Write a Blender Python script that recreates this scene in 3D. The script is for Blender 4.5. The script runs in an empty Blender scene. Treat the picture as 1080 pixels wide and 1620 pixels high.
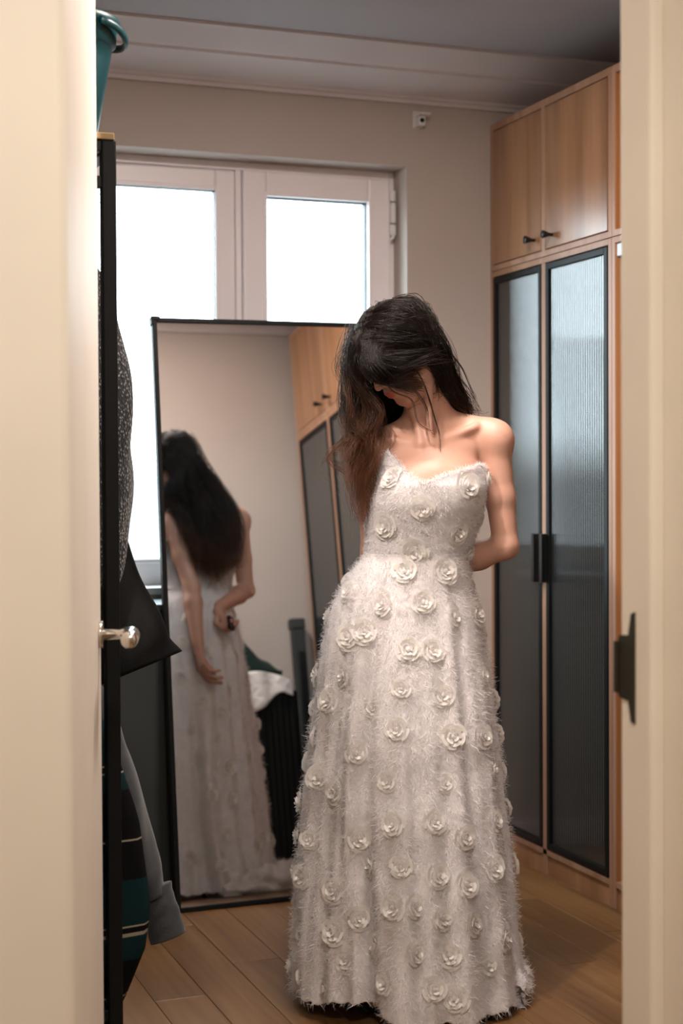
import bpy, math, random
import numpy as np
from mathutils import Vector, Matrix
random.seed(7)
rng = np.random.default_rng(11)
sc = bpy.context.scene
COL = sc.collection

# ------------------------------------------------------------------ camera
YAW, PITCH, ROLL = math.radians(20.6), math.radians(1.146), math.radians(0.3)
Fc = np.array([math.sin(YAW)*math.cos(PITCH), math.cos(YAW)*math.cos(PITCH), -math.sin(PITCH)])
Rh = np.array([math.cos(YAW), -math.sin(YAW), 0.0])
U0 = np.cross(Rh, Fc)
Rc = Rh*math.cos(ROLL) - U0*math.sin(ROLL)
Uc = U0*math.cos(ROLL) + Rh*math.sin(ROLL)
EYE = np.array([0.0, 0.0, 1.22])
cam_d = bpy.data.cameras.new('camera')
cam = bpy.data.objects.new('camera', cam_d); COL.objects.link(cam)
m = Matrix(((Rc[0], Uc[0], -Fc[0], EYE[0]), (Rc[1], Uc[1], -Fc[1], EYE[1]), (Rc[2], Uc[2], -Fc[2], EYE[2]), (0, 0, 0, 1)))
cam.matrix_world = m
cam_d.sensor_fit = 'VERTICAL'; cam_d.sensor_height = 36.0
cam_d.lens = 2450.0/1620.0*36.0
cam_d.clip_start = 0.05
cam_d.dof.use_dof = True; cam_d.dof.focus_distance = 3.6; cam_d.dof.aperture_fstop = 2.8
sc.camera = cam

# ------------------------------------------------------------------ world, lights, exposure
sc.view_settings.view_transform = 'Standard'; sc.view_settings.look = 'None'
sc.view_settings.gamma = 1.0; sc.view_settings.use_curve_mapping = False
sc.view_settings.exposure = 0.0
world = bpy.data.worlds.new('world'); sc.world = world; world.use_nodes = True
bg = world.node_tree.nodes['Background']
bg.inputs[1].default_value = 18.0
wn = world.node_tree; wtc = wn.nodes.new('ShaderNodeTexCoord'); wsx = wn.nodes.new('ShaderNodeSeparateXYZ'); wcr = wn.nodes.new('ShaderNodeValToRGB')
wn.links.new(wtc.outputs['Generated'], wsx.inputs[0]); wn.links.new(wsx.outputs['Z'], wcr.inputs[0]); wn.links.new(wcr.outputs[0], bg.inputs[0])
wcr.color_ramp.elements[0].position = 0.0; wcr.color_ramp.elements[0].color = (0.13, 0.145, 0.16, 1)      # bright overcast sky over paler ground
wcr.color_ramp.elements[1].position = 0.03; wcr.color_ramp.elements[1].color = (0.80, 0.90, 1.0, 1)

def area(name, loc, rot, sx, sy, power, color, portal=False, spread=None):
    l = bpy.data.lights.new(name, 'AREA'); l.shape = 'RECTANGLE'; l.size = sx; l.size_y = sy
    l.energy = power; l.color = color
    if portal: l.cycles.is_portal = True
    if spread: l.spread = spread
    o = bpy.data.objects.new(name, l); COL.objects.link(o); o.location = loc; o.rotation_euler = rot
    return o
area('window_portal', (1.41, 4.80, 1.57), (math.radians(-90), 0, 0), 1.1, 1.34, 1, (1, 1, 1), portal=True)
def spot(name, loc, target, power, color, size, blend, radius):
    l = bpy.data.lights.new(name, 'SPOT'); l.energy = power; l.color = color
    l.spot_size = math.radians(size); l.spot_blend = blend; l.shadow_soft_size = radius
    o = bpy.data.objects.new(name, l); COL.objects.link(o); o.location = loc
    d = Vector(target) - Vector(loc); o.rotation_euler = d.to_track_quat('-Z', 'Y').to_euler()
    return o
WARM = (1.0, 0.865, 0.79)
DOWNLIGHT = (0.36, 2.50, 2.535)
spot('downlight_beam', (DOWNLIGHT[0], DOWNLIGHT[1], 2.50), (1.45, 3.45, 1.25), 135, WARM, 62, 0.9, 0.03)
PANEL = (1.32, 3.06, 2.53)
pl_ = area('ceiling_panel_light', PANEL, (0, 0, 0), 0.36, 0.36, 31, WARM); pl_.data.shape = 'DISK'
area('hall_lamp_light', (0.55, 0.75, 2.48), (0, 0, 0), 0.35, 0.35, 37, (1.0, 0.90, 0.80))

# ------------------------------------------------------------------ materials
MATS = {}
def mat(name, color, rough=0.5, metal=0.0, spec=0.5, noise=None, bump=None, **kw):
    if name in MATS: return MATS[name]
    mt = bpy.data.materials.new(name); mt.use_nodes = True; MATS[name] = mt
    nt = mt.node_tree; p = nt.nodes['Principled BSDF']
    p.inputs['Base Color'].default_value = (*color, 1); p.inputs['Roughness'].default_value = rough
    p.inputs['Metallic'].default_value = metal; p.inputs['Specular IOR Level'].default_value = spec
    for k, v in kw.items(): p.inputs[k.replace('_', ' ')].default_value = v
    tc = nt.nodes.new('ShaderNodeTexCoord')
    if noise:
        sc_, amt = noise[0], noise[1]
        mp = nt.nodes.new('ShaderNodeMapping'); nt.links.new(tc.outputs['Object'], mp.inputs[0])
        if len(noise) > 2: mp.inputs['Scale'].default_value = noise[2]
        n = nt.nodes.new('ShaderNodeTexNoise'); n.inputs['Scale'].default_value = sc_; n.inputs['Detail'].default_value = 6
        nt.links.new(mp.outputs[0], n.inputs[0])
        r = nt.nodes.new('ShaderNodeMapRange'); r.inputs[3].default_value = 1-amt; r.inputs[4].default_value = 1+amt
        r.inputs[1].default_value = 0.3; r.inputs[2].default_value = 0.7
        nt.links.new(n.outputs[0], r.inputs[0])
        mx = nt.nodes.new('ShaderNodeVectorMath'); mx.operation = 'SCALE'; mx.inputs[0].default_value = color
        nt.links.new(r.outputs[0], mx.inputs['Scale']); nt.links.new(mx.outputs[0], p.inputs['Base Color'])
    if bump:
        n2 = nt.nodes.new('ShaderNodeTexNoise'); n2.inputs['Scale'].default_value = bump[0]; n2.inputs['Detail'].default_value = 4
        nt.links.new(tc.outputs['Object'], n2.inputs[0])
        b = nt.nodes.new('ShaderNodeBump'); b.inputs['Strength'].default_value = bump[1]; b.inputs['Distance'].default_value = bump[2]
        nt.links.new(n2.outputs[0], b.inputs['Height']); nt.links.new(b.outputs[0], p.inputs['Normal'])
    return mt

def wood(name, c1, c2, c3, axis_scale, rough, vary=0.12, boards=None):
    mt = bpy.data.materials.new(name); mt.use_nodes = True; MATS[name] = mt
    nt = mt.node_tree; p = nt.nodes['Principled BSDF']; p.inputs['Roughness'].default_value = rough
    tc = nt.nodes.new('ShaderNodeTexCoord'); oi = nt.nodes.new('ShaderNodeObjectInfo')
    add = nt.nodes.new('ShaderNodeVectorMath'); add.operation = 'ADD'
    scl = nt.nodes.new('ShaderNodeVectorMath'); scl.operation = 'SCALE'; scl.inputs[0].default_value = (3.7, 5.1, 7.3)
    nt.links.new(oi.outputs['Random'], scl.inputs['Scale'])
    nt.links.new(tc.outputs['Object'], add.inputs[0]); nt.links.new(scl.outputs[0], add.inputs[1])
    mp = nt.nodes.new('ShaderNodeMapping'); mp.inputs['Scale'].default_value = axis_scale
    nt.links.new(add.outputs[0], mp.inputs[0])
    n1 = nt.nodes.new('ShaderNodeTexNoise'); n1.inputs['Scale'].default_value = 1.0; n1.inputs['Detail'].default_value = 8
    n1.inputs['Distortion'].default_value = 0.6
    nt.links.new(mp.outputs[0], n1.inputs[0])
    w = nt.nodes.new('ShaderNodeTexWave'); w.inputs['Scale'].default_value = 0.7; w.inputs['Distortion'].default_value = 7
    w.inputs['Detail'].default_value = 3; nt.links.new(mp.outputs[0], w.inputs[0])
    mixf = nt.nodes.new('ShaderNodeMath'); mixf.operation = 'MULTIPLY_ADD'; mixf.inputs[1].default_value = 0.10
    nt.links.new(w.outputs['Fac'], mixf.inputs[0]); nt.links.new(n1.outputs[0], mixf.inputs[2])
    cr = nt.nodes.new('ShaderNodeValToRGB'); cr.color_ramp.elements[0].color = (*c1, 1); cr.color_ramp.elements[1].color = (*c3, 1)
    cr.color_ramp.elements[0].position = 0.32; cr.color_ramp.elements[1].position = 0.75
    e = cr.color_ramp.elements.new(0.53); e.color = (*c2, 1)
    nt.links.new(mixf.outputs[0], cr.inputs[0])
    mr = nt.nodes.new('ShaderNodeMapRange'); mr.inputs[3].default_value = 1-vary; mr.inputs[4].default_value = 1+vary
    if boards:   # broad strips of veneer
        mp2 = nt.nodes.new('ShaderNodeMapping'); mp2.inputs['Scale'].default_value = boards
        nt.links.new(add.outputs[0], mp2.inputs[0])
        vv = nt.nodes.new('ShaderNodeTexNoise'); vv.inputs['Scale'].default_value = 1.0; vv.inputs['Detail'].default_value = 1
        nt.links.new(mp2.outputs[0], vv.inputs[0]); nt.links.new(vv.outputs[0], mr.inputs[0])
        mr.inputs[1].default_value = .35; mr.inputs[2].default_value = .65
    else:
        nt.links.new(oi.outputs['Random'], mr.inputs[0])
    sm = nt.nodes.new('ShaderNodeVectorMath'); sm.operation = 'SCALE'
    nt.links.new(cr.outputs[0], sm.inputs[0]); nt.links.new(mr.outputs[0], sm.inputs['Scale'])
    nt.links.new(sm.outputs[0], p.inputs['Base Color'])
    b = nt.nodes.new('ShaderNodeBump'); b.inputs['Strength'].default_value = 0.12; b.inputs['Distance'].default_value = 0.001
    nt.links.new(n1.outputs[0], b.inputs['Height']); nt.links.new(b.outputs[0], p.inputs['Normal'])
    return mt

M_wall = mat('wall_paint', (0.52, 0.455, 0.41), 0.85, noise=(3, 0.03), bump=(60, 0.08, 0.002))
M_ceil = mat('ceiling_paint', (0.42, 0.40, 0.415), 0.9, noise=(2, 0.02))
M_corn = mat('cornice_plaster', (0.66, 0.61, 0.61), 0.7, noise=(5, 0.03))
M_frame = mat('window_plastic', (0.93, 0.87, 0.88), 0.35, noise=(4, 0.02))
M_gasket = mat('rubber_gasket', (0.02, 0.03, 0.035), 0.5)
M_door = mat('cream_door_paint', (0.86, 0.79, 0.68), 0.60, noise=(6, 0.025), bump=(40, 0.05, 0.001))
M_steel = mat('brushed_steel', (0.72, 0.68, 0.62), 0.22, 1.0)
M_black = mat('black_metal', (0.004, 0.005, 0.0055), 0.5, spec=.25, noise=(20, 0.2))
M_blackgloss = mat('black_gloss', (0.008, 0.008, 0.009), 0.28)
M_dirt = mat('strike_plate_dark', (0.05, 0.045, 0.03), 0.5, 0.6)
M_veneer = wood('oak_veneer', (0.27, 0.128, 0.058), (0.36, 0.185, 0.09), (0.43, 0.24, 0.13), (14, 14, 1.1), 0.33, 0.13, boards=(12, 12, 0.01))
for k_, v_ in (('Coat Weight', .35), ('Coat Roughness', .22)): M_veneer.node_tree.nodes['Principled BSDF'].inputs[k_].default_value = v_
M_oakedge = wood('oak_edge', (0.34, 0.18, 0.105), (0.40, 0.23, 0.145), (0.46, 0.28, 0.19), (20, 20, 1.5), 0.45, 0.05)
M_inner = wood('orange_wood_lining', (0.36, 0.15, 0.05), (0.46, 0.21, 0.075), (0.52, 0.26, 0.10), (14, 14, 1.1), 0.45, 0.08)
M_plank = wood('oak_plank', (0.125, 0.058, 0.018), (0.178, 0.089, 0.031), (0.225, 0.120, 0.047), (16, 1.5, 16), 0.38, 0.16)
M_floorbase = mat('floor_joint_dark', (0.10, 0.05, 0.022), 0.8)
M_board = wood('gold_board', (0.30, 0.19, 0.08), (0.36, 0.24, 0.11), (0.42, 0.29, 0.14), (2, 20, 20), 0.5, 0.03)
M_teal = mat('teal_plastic', (0.0, 0.038, 0.046), 0.4, noise=(5, 0.08))
M_white = mat('white_plastic', (0.75, 0.73, 0.72), 0.4)
M_alu = mat('aluminium', (0.42, 0.46, 0.52), 0.4, 0.3)

# mirror
M_mirror = mat('mirror_silver', (0.90, 0.90, 0.89), 0.0, 1.0)
# fluted dark glass of the wardrobe
M_flute = mat('fluted_smoked_glass', (0.030, 0.036, 0.036), 0.06, 0.0, 0.5, IOR=2.15)
M_flute.node_tree.nodes['Principled BSDF'].inputs['Alpha'].default_value = 0.93
# window pane
mt = bpy.data.materials.new('window_glass'); mt.use_nodes = True; nt = mt.node_tree; nt.nodes.clear()
out = nt.nodes.new('ShaderNodeOutputMaterial'); mx = nt.nodes.new('ShaderNodeMixShader'); mx.inputs[0].default_value = 0.06
tr = nt.nodes.new('ShaderNodeBsdfTransparent'); tr.inputs[0].default_value = (0.94, 0.98, 0.97, 1)
gl = nt.nodes.new('ShaderNodeBsdfGlossy'); gl.inputs['Roughness'].default_value = 0.02
nt.links.new(tr.outputs[0], mx.inputs[1]); nt.links.new(gl.outputs[0], mx.inputs[2]); nt.links.new(mx.outputs[0], out.inputs[0])
M_glass = mt
def emis(name, col, s):
    mt = bpy.data.materials.new(name); mt.use_nodes = True; p = mt.node_tree.nodes['Principled BSDF']
    p.inputs['Emission Color'].default_value = (*col, 1); p.inputs['Emission Strength'].default_value = s; return mt
M_lamp = emis('lamp_diffuser', WARM, 6)

# ------------------------------------------------------------------ mesh helpers
class MB:
    def __init__(s): s.v = []; s.f = []; s.uv = None
    def add(s, vs, fs):
        o = len(s.v); s.v += [tuple(map(float, p)) for p in vs]; s.f += [tuple(i+o for i in q) for q in fs]; return s
    def box(s, x0, x1, y0, y1, z0, z1):
        x0, x1 = sorted((x0, x1)); y0, y1 = sorted((y0, y1)); z0, z1 = sorted((z0, z1))
        return s.add([(x0, y0, z0), (x1, y0, z0), (x1, y1, z0), (x0, y1, z0), (x0, y0, z1), (x1, y0, z1), (x1, y1, z1), (x0, y1, z1)],
              [(0, 3, 2, 1), (4, 5, 6, 7), (0, 1, 5, 4), (1, 2, 6, 5), (2, 3, 7, 6), (3, 0, 4, 7)])
    def tube(s, pts, rad, seg=10, caps=True, flat=1.0):
        pts = np.array(pts, float); n = len(pts)
        rad = np.ones(n)*rad if np.isscalar(rad) else np.array(rad, float)
        tan = np.gradient(pts, axis=0); tan /= np.linalg.norm(tan, axis=1)[:, None]+1e-9
        a = np.array([0, 0, 1.]) if abs(tan[0][2]) < .9 else np.array([0, 1., 0])
        vs = []
        for i in range(n):
            b = np.cross(tan[i], a); b /= np.linalg.norm(b)+1e-9; a2 = np.cross(b, tan[i]); a = a2
            for k in range(seg):
                t = 2*math.pi*k/seg
                vs.append(pts[i]+rad[i]*(b*math.cos(t)+a2*math.sin(t)*flat))
        fs = [(i*seg+k, i*seg+(k+1) % seg, (i+1)*seg+(k+1) % seg, (i+1)*seg+k) for i in range(n-1) for k in range(seg)]
        if caps: fs += [tuple(range(seg))[::-1], tuple((n-1)*seg+k for k in range(seg))]
        return s.add(vs, fs)
    def lathe(s, prof, c=(0, 0), seg=32, caps=False):
        vs = [(c[0]+r*math.cos(2*math.pi*k/seg), c[1]+r*math.sin(2*math.pi*k/seg), z) for r, z in prof for k in range(seg)]
        n = len(prof)
        fs = [(i*seg+k, i*seg+(k+1) % seg, (i+1)*seg+(k+1) % seg, (i+1)*seg+k) for i in range(n-1) for k in range(seg)]
        if caps: fs += [tuple(range(seg))[::-1], tuple((n-1)*seg+k for k in range(seg))]
        return s.add(vs, fs)
    def extrude_poly(s, poly, axis, a, b):   # poly in the two other axes, in order (x,y,z without axis)
        def P(p, t):
            q = list(p); q.insert(axis, t); return q
        n = len(poly)
        return s.add([P(p, a) for p in poly]+[P(p, b) for p in poly],
                     [tuple(range(n)), tuple(range(n, 2*n))[::-1]]+[(i, i+n, (i+1) % n+n, (i+1) % n) for i in range(n)])
    def build(s, name, material, parent=None, smooth=False, bevel=0, angle=None):
        me = bpy.data.meshes.new(name)
        off = np.array(parent_loc(parent)) if parent is not None else np.zeros(3)
        me.from_pydata([tuple(np.array(p)-off) for p in s.v], [], s.f)
        if material: me.materials.append(material)
        if smooth: me.polygons.foreach_set('use_smooth', [True]*len(me.polygons))
        me.update()
        o = bpy.data.objects.new(name, me); COL.objects.link(o)
        if parent is not None: o.parent = parent
        if bevel:
            bv = o.modifiers.new('bevel', 'BEVEL'); bv.width = bevel; bv.segments = 2; bv.limit_method = 'ANGLE'
        return o
def parent_loc(p):
    v = np.zeros(3)
    while p is not None: v = v+np.array(p.location); p = p.parent
    return v
def thing(name, label, cat, loc=(0, 0, 0), group=None):
    o = bpy.data.objects.new(name, None); COL.objects.link(o); o.location = loc; o.empty_display_size = .05
    return tag(o, label, cat, group)
def tag(o, label=None, cat=None, group=None, kind=None):
    if label: o['label'] = label
    if cat: o['category'] = cat
    if group: o['group'] = group
    if kind: o['kind'] = kind
    return o
def struct(o): o['kind'] = 'structure'; return o
def arrmesh(name, V, Fq, material, parent=None, smooth=True, attr=None):
    """V (n,3) world, Fq (m,k) index array"""
    me = bpy.data.meshes.new(name); off = parent_loc(parent) if parent is not None else np.zeros(3)
    V = np.asarray(V, np.float32)-off.astype(np.float32); Fq = np.asarray(Fq, np.int32); k = Fq.shape[1]
    me.vertices.add(len(V)); me.vertices.foreach_set('co', V.ravel())
    me.loops.add(Fq.size); me.loops.foreach_set('vertex_index', Fq.ravel())
    me.polygons.add(len(Fq)); me.polygons.foreach_set('loop_start', np.arange(0, Fq.size, k, dtype=np.int32))
    me.polygons.foreach_set('use_smooth', np.full(len(Fq), smooth))
    me.update(calc_edges=True)
    if material: me.materials.append(material)
    if attr is not None:
        for nm, arr in attr.items():
            a = me.attributes.new(nm, 'FLOAT', 'POINT'); a.data.foreach_set('value', np.asarray(arr, np.float32))
    o = bpy.data.objects.new(name, me); COL.objects.link(o)
    if parent is not None: o.parent = parent
    return o

# ------------------------------------------------------------------ the room
XL, XR, YF, YB, ZC = 0.10, 2.86, 2.15, 4.61, 2.555     # left, right (behind wardrobe), door wall, window wall, ceiling
WX0, WX1, WZ0, WZ1 = 0.86, 1.963, 0.895, 2.232         # window opening
DX0, DX1, DZ = 0.388, 1.285, 2.20                       # doorway
w = MB()
w.box(XL-.1, WX0, YB, YB+.28, 0, ZC).box(WX1, XR+.1, YB, YB+.28, 0, ZC).box(WX0, WX1, YB, YB+.28, 0, WZ0).box(WX0, WX1, YB, YB+.28, WZ1, ZC)
struct(w.build('wall_back', M_wall))
struct(MB().box(XL-.1, XL, YF-.19, YB, 0, ZC).build('wall_left', M_wall))
struct(MB().box(XR, XR+.1, YF-.19, YB, 0, ZC).build('wall_right', M_wall))
w = MB().box(XL, DX0-.05, YF-.19, YF, 0, ZC).box(DX1+.05, XR, YF-.19, YF, 0, ZC).box(DX0-.05, DX1+.05, YF-.19, YF, DZ+.05, ZC)
struct(w.build('wall_front', M_wall))
M_hall = mat('hall_paint', (0.62, 0.54, 0.42), 0.85, noise=(3, 0.03))
struct(MB().box(-0.75, -0.65, -1.6, YF-.19, 0, ZC).build('wall_hall_left', M_hall))
struct(MB().box(2.0, 2.1, -1.6, YF-.19, 0, ZC).build('wall_hall_right', M_hall))
struct(MB().box(-0.75, 2.1, -1.7, -1.6, 0, ZC).build('wall_hall_back', M_hall))
struct(MB().box(-0.75, XL-.1, YF-.19, YF-.09, 0, ZC).build('wall_hall_front', M_hall))
c = MB().box(XL-.1, XR+.1, YF-.19, YB+.28, ZC, ZC+.1).box(-.75, 2.1, -1.7, YF-.19, ZC, ZC+.1)
struct(c.build('ceiling', M_ceil))
fl = struct(MB().box(-.75, XR+.1, -1.7, YB+.28, -.12, -.011).build('floor', M_floorbase))
# planks laid along Y
PW, PL = 0.126, 0.95
row = 0; x = XL
nplank = 0
shared = {}
while x < 2.86:
    off = (row*0.37) % PL
    y = YF-0.19-off
    while y < YB:
        y0, y1 = max(y, YF-.185), min(y+PL, YB-.002)
        if y1-y0 > .03:
            key = round(y1-y0, 3)
            if key not in shared:
                L = y1-y0; b = MB(); e = .0012
                b.add([(0, 0, -.011), (PW-.001, 0, -.011), (PW-.001, L-.001, -.011), (0, L-.001, -.011),
                       (0, 0, -e), (PW-.001, 0, -e), (PW-.001, L-.001, -e), (0, L-.001, -e),
                       (e, e, 0), (PW-.001-e, e, 0), (PW-.001-e, L-.001-e, 0), (e, L-.001-e, 0)],
                      [(0, 3, 2, 1), (0, 1, 5, 4), (1, 2, 6, 5), (2, 3, 7, 6), (3, 0, 4, 7), (4, 5, 9, 8), (5, 6, 10, 9), (6, 7, 11, 10), (7, 4, 8, 11), (8, 9, 10, 11)])
                o = b.build('plank', M_plank, fl); shared[key] = o.data
            else:
                o = bpy.data.objects.new('plank', shared[key]); COL.objects.link(o); o.parent = fl
            o.location = (x, y0, random.uniform(-.0003, 0))
        y += PL
    x += PW; row += 1
# hall floor (outside the frame): same boards a little longer
struct(MB().box(-.65, 2.0, -1.6, YF-.19, -.011, 0).build('floor_hall', M_plank))

# cornices
prof = [(0, 0), (.014, 0), (.016, .011), (.024, .015), (.028, .022), (.155, .062), (.158, .070), (.170, .073), (.240, .112), (.25, .116), (.25, .125), (0, .125)]
def cornice(name, side):
    b = MB(); z0 = 2.430
    if side in 'BF':
        poly = [((YB-d) if side == 'B' else (YF+d), z0+h) for d, h in prof]; b.extrude_poly(poly, 0, XL, XR)
    else:
        poly = [((XL+d) if side == 'L' else (XR-d), z0+h) for d, h in prof]; b.extrude_poly(poly, 1, YF, YB)
    return struct(b.build(name, M_corn))
cornice('trim_1', 'B'); cornice('trim_2', 'F'); cornice('trim_3', 'L'); cornice('trim_4', 'R')
for nm, bb in (('baseboard_back', (XL, 2.26, YB-.014, YB, 0, .08)), ('baseboard_left', (XL, XL+.014, YF, YB, 0, .08)), ('baseboard_front', (DX1+.12, XR, YF, YF+.014, 0, .08))):
    struct(MB().box(*bb).build(nm, M_corn, bevel=.003))

# window
FY = 4.716
win = MB()
def ringframe(b, x0, x1, z0, z1, wd, y0, y1, wb=None):
    wb = wb or wd
    b.box(x0, x0+wd, y0, y1, z0, z1).box(x1-wd, x1, y0, y1, z0, z1).box(x0+wd, x1-wd, y0, y1, z1-wd, z1).box(x0+wd, x1-wd, y0, y1, z0, z0+wb)
    return b
ringframe(win, WX0, WX1, WZ0, WZ1, .028, FY, FY+.07)
win.box(1.420, 1.440, FY, FY+.07, WZ0+.028, WZ1-.028)
window = struct(win.build('window_1', M_frame, bevel=.004))
def sash(x0, x1, z0, z1, wd, proud, name):
    b = ringframe(MB(), x0, x1, z0, z1, wd, FY-proud, FY+.045)
    s_ = b.build('sash', M_frame, window, bevel=.006)
    b2 = ringframe(MB(), x0+wd-.012, x1-wd+.012, z0+wd-.012, z1-wd+.012, .014, FY-proud-.004, FY-proud+.012)
    b2.build('glazing_bead', M_frame, s_, bevel=.003)
    g = ringframe(MB(), x0+wd-.002, x1-wd+.002, z0+wd-.002, z1-wd+.002, .006, FY+.002, FY+.03)
    g.build('gasket', M_gasket, s_)
    MB().box(x0+wd, x1-wd, FY+.016, FY+.022, z0+wd, z1-wd).build('pane', M_glass, s_)
    return s_
sash(.885, 1.419, .915, 2.202, .064, .0, 'l')
s2 = sash(1.441, 1.940, .915, 2.202, .075, .022, 'r')
h = MB()
for za, zb in ((2.02, 2.055), (2.06, 2.125), (2.13, 2.165)): h.lathe([(.009, za), (.010, za+.003), (.010, zb-.003), (.009, zb)], (1.946, FY-.030), 12, True)
h.tube([(1.946, FY-.030, 2.02), (1.946, FY-.030, 2.012), (1.938, FY-.028, 2.008)], .006, 8)
h.build('hinge', M_white, s2, smooth=False)
struct(MB().box(WX0-.01, WX1+.01, YB-.012, FY, WZ0-.018, WZ0+.004).build('trim_5', M_white, bevel=.003))['label'] = 'thin white window sill board'

# doorway: jambs, stops, casings
j = MB()
j.box(DX1, DX1+.05, YF-.085, YF+.006, 0, DZ).box(DX0-.05, DX0, YF-.085, YF+.006, 0, DZ).box(DX0-.05, DX1+.05, YF-.085, YF+.006, DZ, DZ+.03)
j.box(DX1+.020, DX1+.05, YF-.20, YF-.085, 0, DZ+.02).box(DX0-.05, DX0-.020, YF-.20, YF-.085, 0, DZ+.02).box(DX0-.05, DX1+.05, YF-.20, YF-.085, DZ+.02, DZ+.05)
jamb = struct(j.build('trim_6', M_door, bevel=.006))
for i, (ys, yd) in enumerate(((YF-.19, -1), (YF, 1))):
    b = MB()
    for x0, x1 in ((DX0-.16, DX0-.026), (DX1+.026, DX1+.16)):
        b.box(x0, x1, ys, ys+yd*.014, 0, DZ+.10)
        cx = x0+.018 if x0 < 1 else x1-.018
        b.box(cx-.018, cx+.018, ys, ys+yd*.022, 0, DZ+.10)
    b.box(DX0-.16, DX1+.16, ys, ys+yd*.014, DZ+.026, DZ+.12)
    struct(b.build('trim_%d' % (7+i), M_door, bevel=.005))
# strike plate on the latch jamb
sp = MB(); X = DX1
poly = [(YF-.040, .835), (YF-.030, .838), (YF-.022, .87), (YF+.004, .872), (YF+.008, .878), (YF+.008, .965), (YF+.004, .972), (YF-.022, .974), (YF-.030, 1.008), (YF-.040, 1.012)]
sp.extrude_poly(poly, 0, X-.003, X+.001)
sp.box(X-.008, X-.002, YF+.004, YF+.014, .88, .962)
spo = sp.build('strike_plate', M_dirt, jamb)
spo['label'] = 'dark tarnished strike plate'
# door leaf
hinge = np.array([DX0+.012, YF+.02]); end = np.array([.618, 2.977]); dv = end-hinge; LW = np.linalg.norm(dv); dv /= LW
nv = np.array([dv[1], -dv[0]])    # towards +X (the face seen)
def DP(a, n_, z): q = hinge+dv*a+nv*n_; return (q[0], q[1], z)
def obox(b, a0, a1, n0, n1, z0, z1):
    vs = [DP(a, n_, z) for z in (z0, z1) for a, n_ in ((a0, n0), (a1, n0), (a1, n1), (a0, n1))]
    return b.add(vs, [(0, 1, 2, 3), (7, 6, 5, 4), (0, 4, 5, 1), (1, 5, 6, 2), (2, 6, 7, 3), (3, 7, 4, 0)])
leafb = MB(); obox(leafb, 0, LW, -.04, 0, .006, 2.185)
door = struct(leafb.build('door_1', M_door, bevel=.003))
hb = MB(); zc = .930; a0 = LW-.06
hb.tube([DP(a0, 0, zc), DP(a0, .008, zc)], .026, 24)
hb.tube([DP(a0, .006, zc), DP(a0, .040, zc), DP(a0-.002, .048, zc), DP(a0-.008, .060, zc), DP(a0-.018, .062, zc), DP(a0-.08, .062, zc), DP(a0-.115, .062, zc), DP(a0-.122, .061, zc)], [.0105, .0105, .0135, .0155, .0165, .0165, .016, .010], 16)
hb.build('door_handle', M_steel, door, smooth=True)
obox(MB(), LW-.001, LW+.002, -.032, -.008, .85, 1.0).build('latch_plate', M_steel, door)

# bracket on window wall
br = thing('wall_bracket', 'small white plastic bracket with a dark hole, high on window wall right of the window', 'bracket', (2.0, YB, 2.37))
bx = 2.003
bb = MB().box(bx-.018, bx+.018, YB-.003, YB, 2.355, 2.41).box(bx-.012, bx+.010, YB-.038, YB-.003, 2.358, 2.388).box(bx-.012, bx+.024, YB-.05, YB-.003, 2.390, 2.398)
bb.build('bracket_body', M_white, br, bevel=.002)
MB().tube([(bx-.002, YB-.037, 2.374), (bx-.002, YB-.0405, 2.374)], .007, 12).build('screw_hole', M_blackgloss, br)['label'] = 'round dark hole'

# downlight fixture (above the frame) and hall lamp
dl = thing('ceiling_downlight', 'round recessed ceiling downlight near the door wall, above the frame', 'lamp', DOWNLIGHT)
MB().lathe([(.05, 2.554), (.05, 2.545), (.042, 2.542), (.040, 2.552)], DOWNLIGHT[:2], 32).build('trim_ring', M_white, dl, smooth=True)
MB().lathe([(.040, 2.550), (.0005, 2.550)], DOWNLIGHT[:2], 32).build('diffuser', M_lamp, dl)

pnl = thing('ceiling_lamp', 'flat round ceiling lamp in the middle of the room, above the frame', 'lamp', (PANEL[0], PANEL[1], 2.555))
MB().lathe([(.0005, 2.5545), (.20, 2.5545), (.20, 2.535), (.19, 2.533)], PANEL[:2], 40).build('lamp_body', M_white, pnl, smooth=False)
MB().lathe([(.19, 2.534), (.0005, 2.534)], PANEL[:2], 40).build('diffuser', M_lamp, pnl)
lc = thing('low_cabinet', 'low dark grey cabinet under the window, left of and behind the mirror', 'cabinet', (.92, 4.5, 0))
M_lowc = mat('dark_grey_laminate', (.045, .052, .05), .55, noise=(6, .06))
MB().box(.72, 1.16, 4.40, 4.595, .03, .845).build('cabinet_body', M_lowc, lc, bevel=.003)
MB().box(.715, 1.165, 4.38, 4.598, .847, .865).build('cabinet_top', M_lowc, lc, bevel=.002)
for a_, b_ in ((.724, .938), (.942, 1.156)): MB().box(a_, b_, 4.385, 4.399, .05, .84).build('door', M_lowc, lc, bevel=.002)
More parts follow.
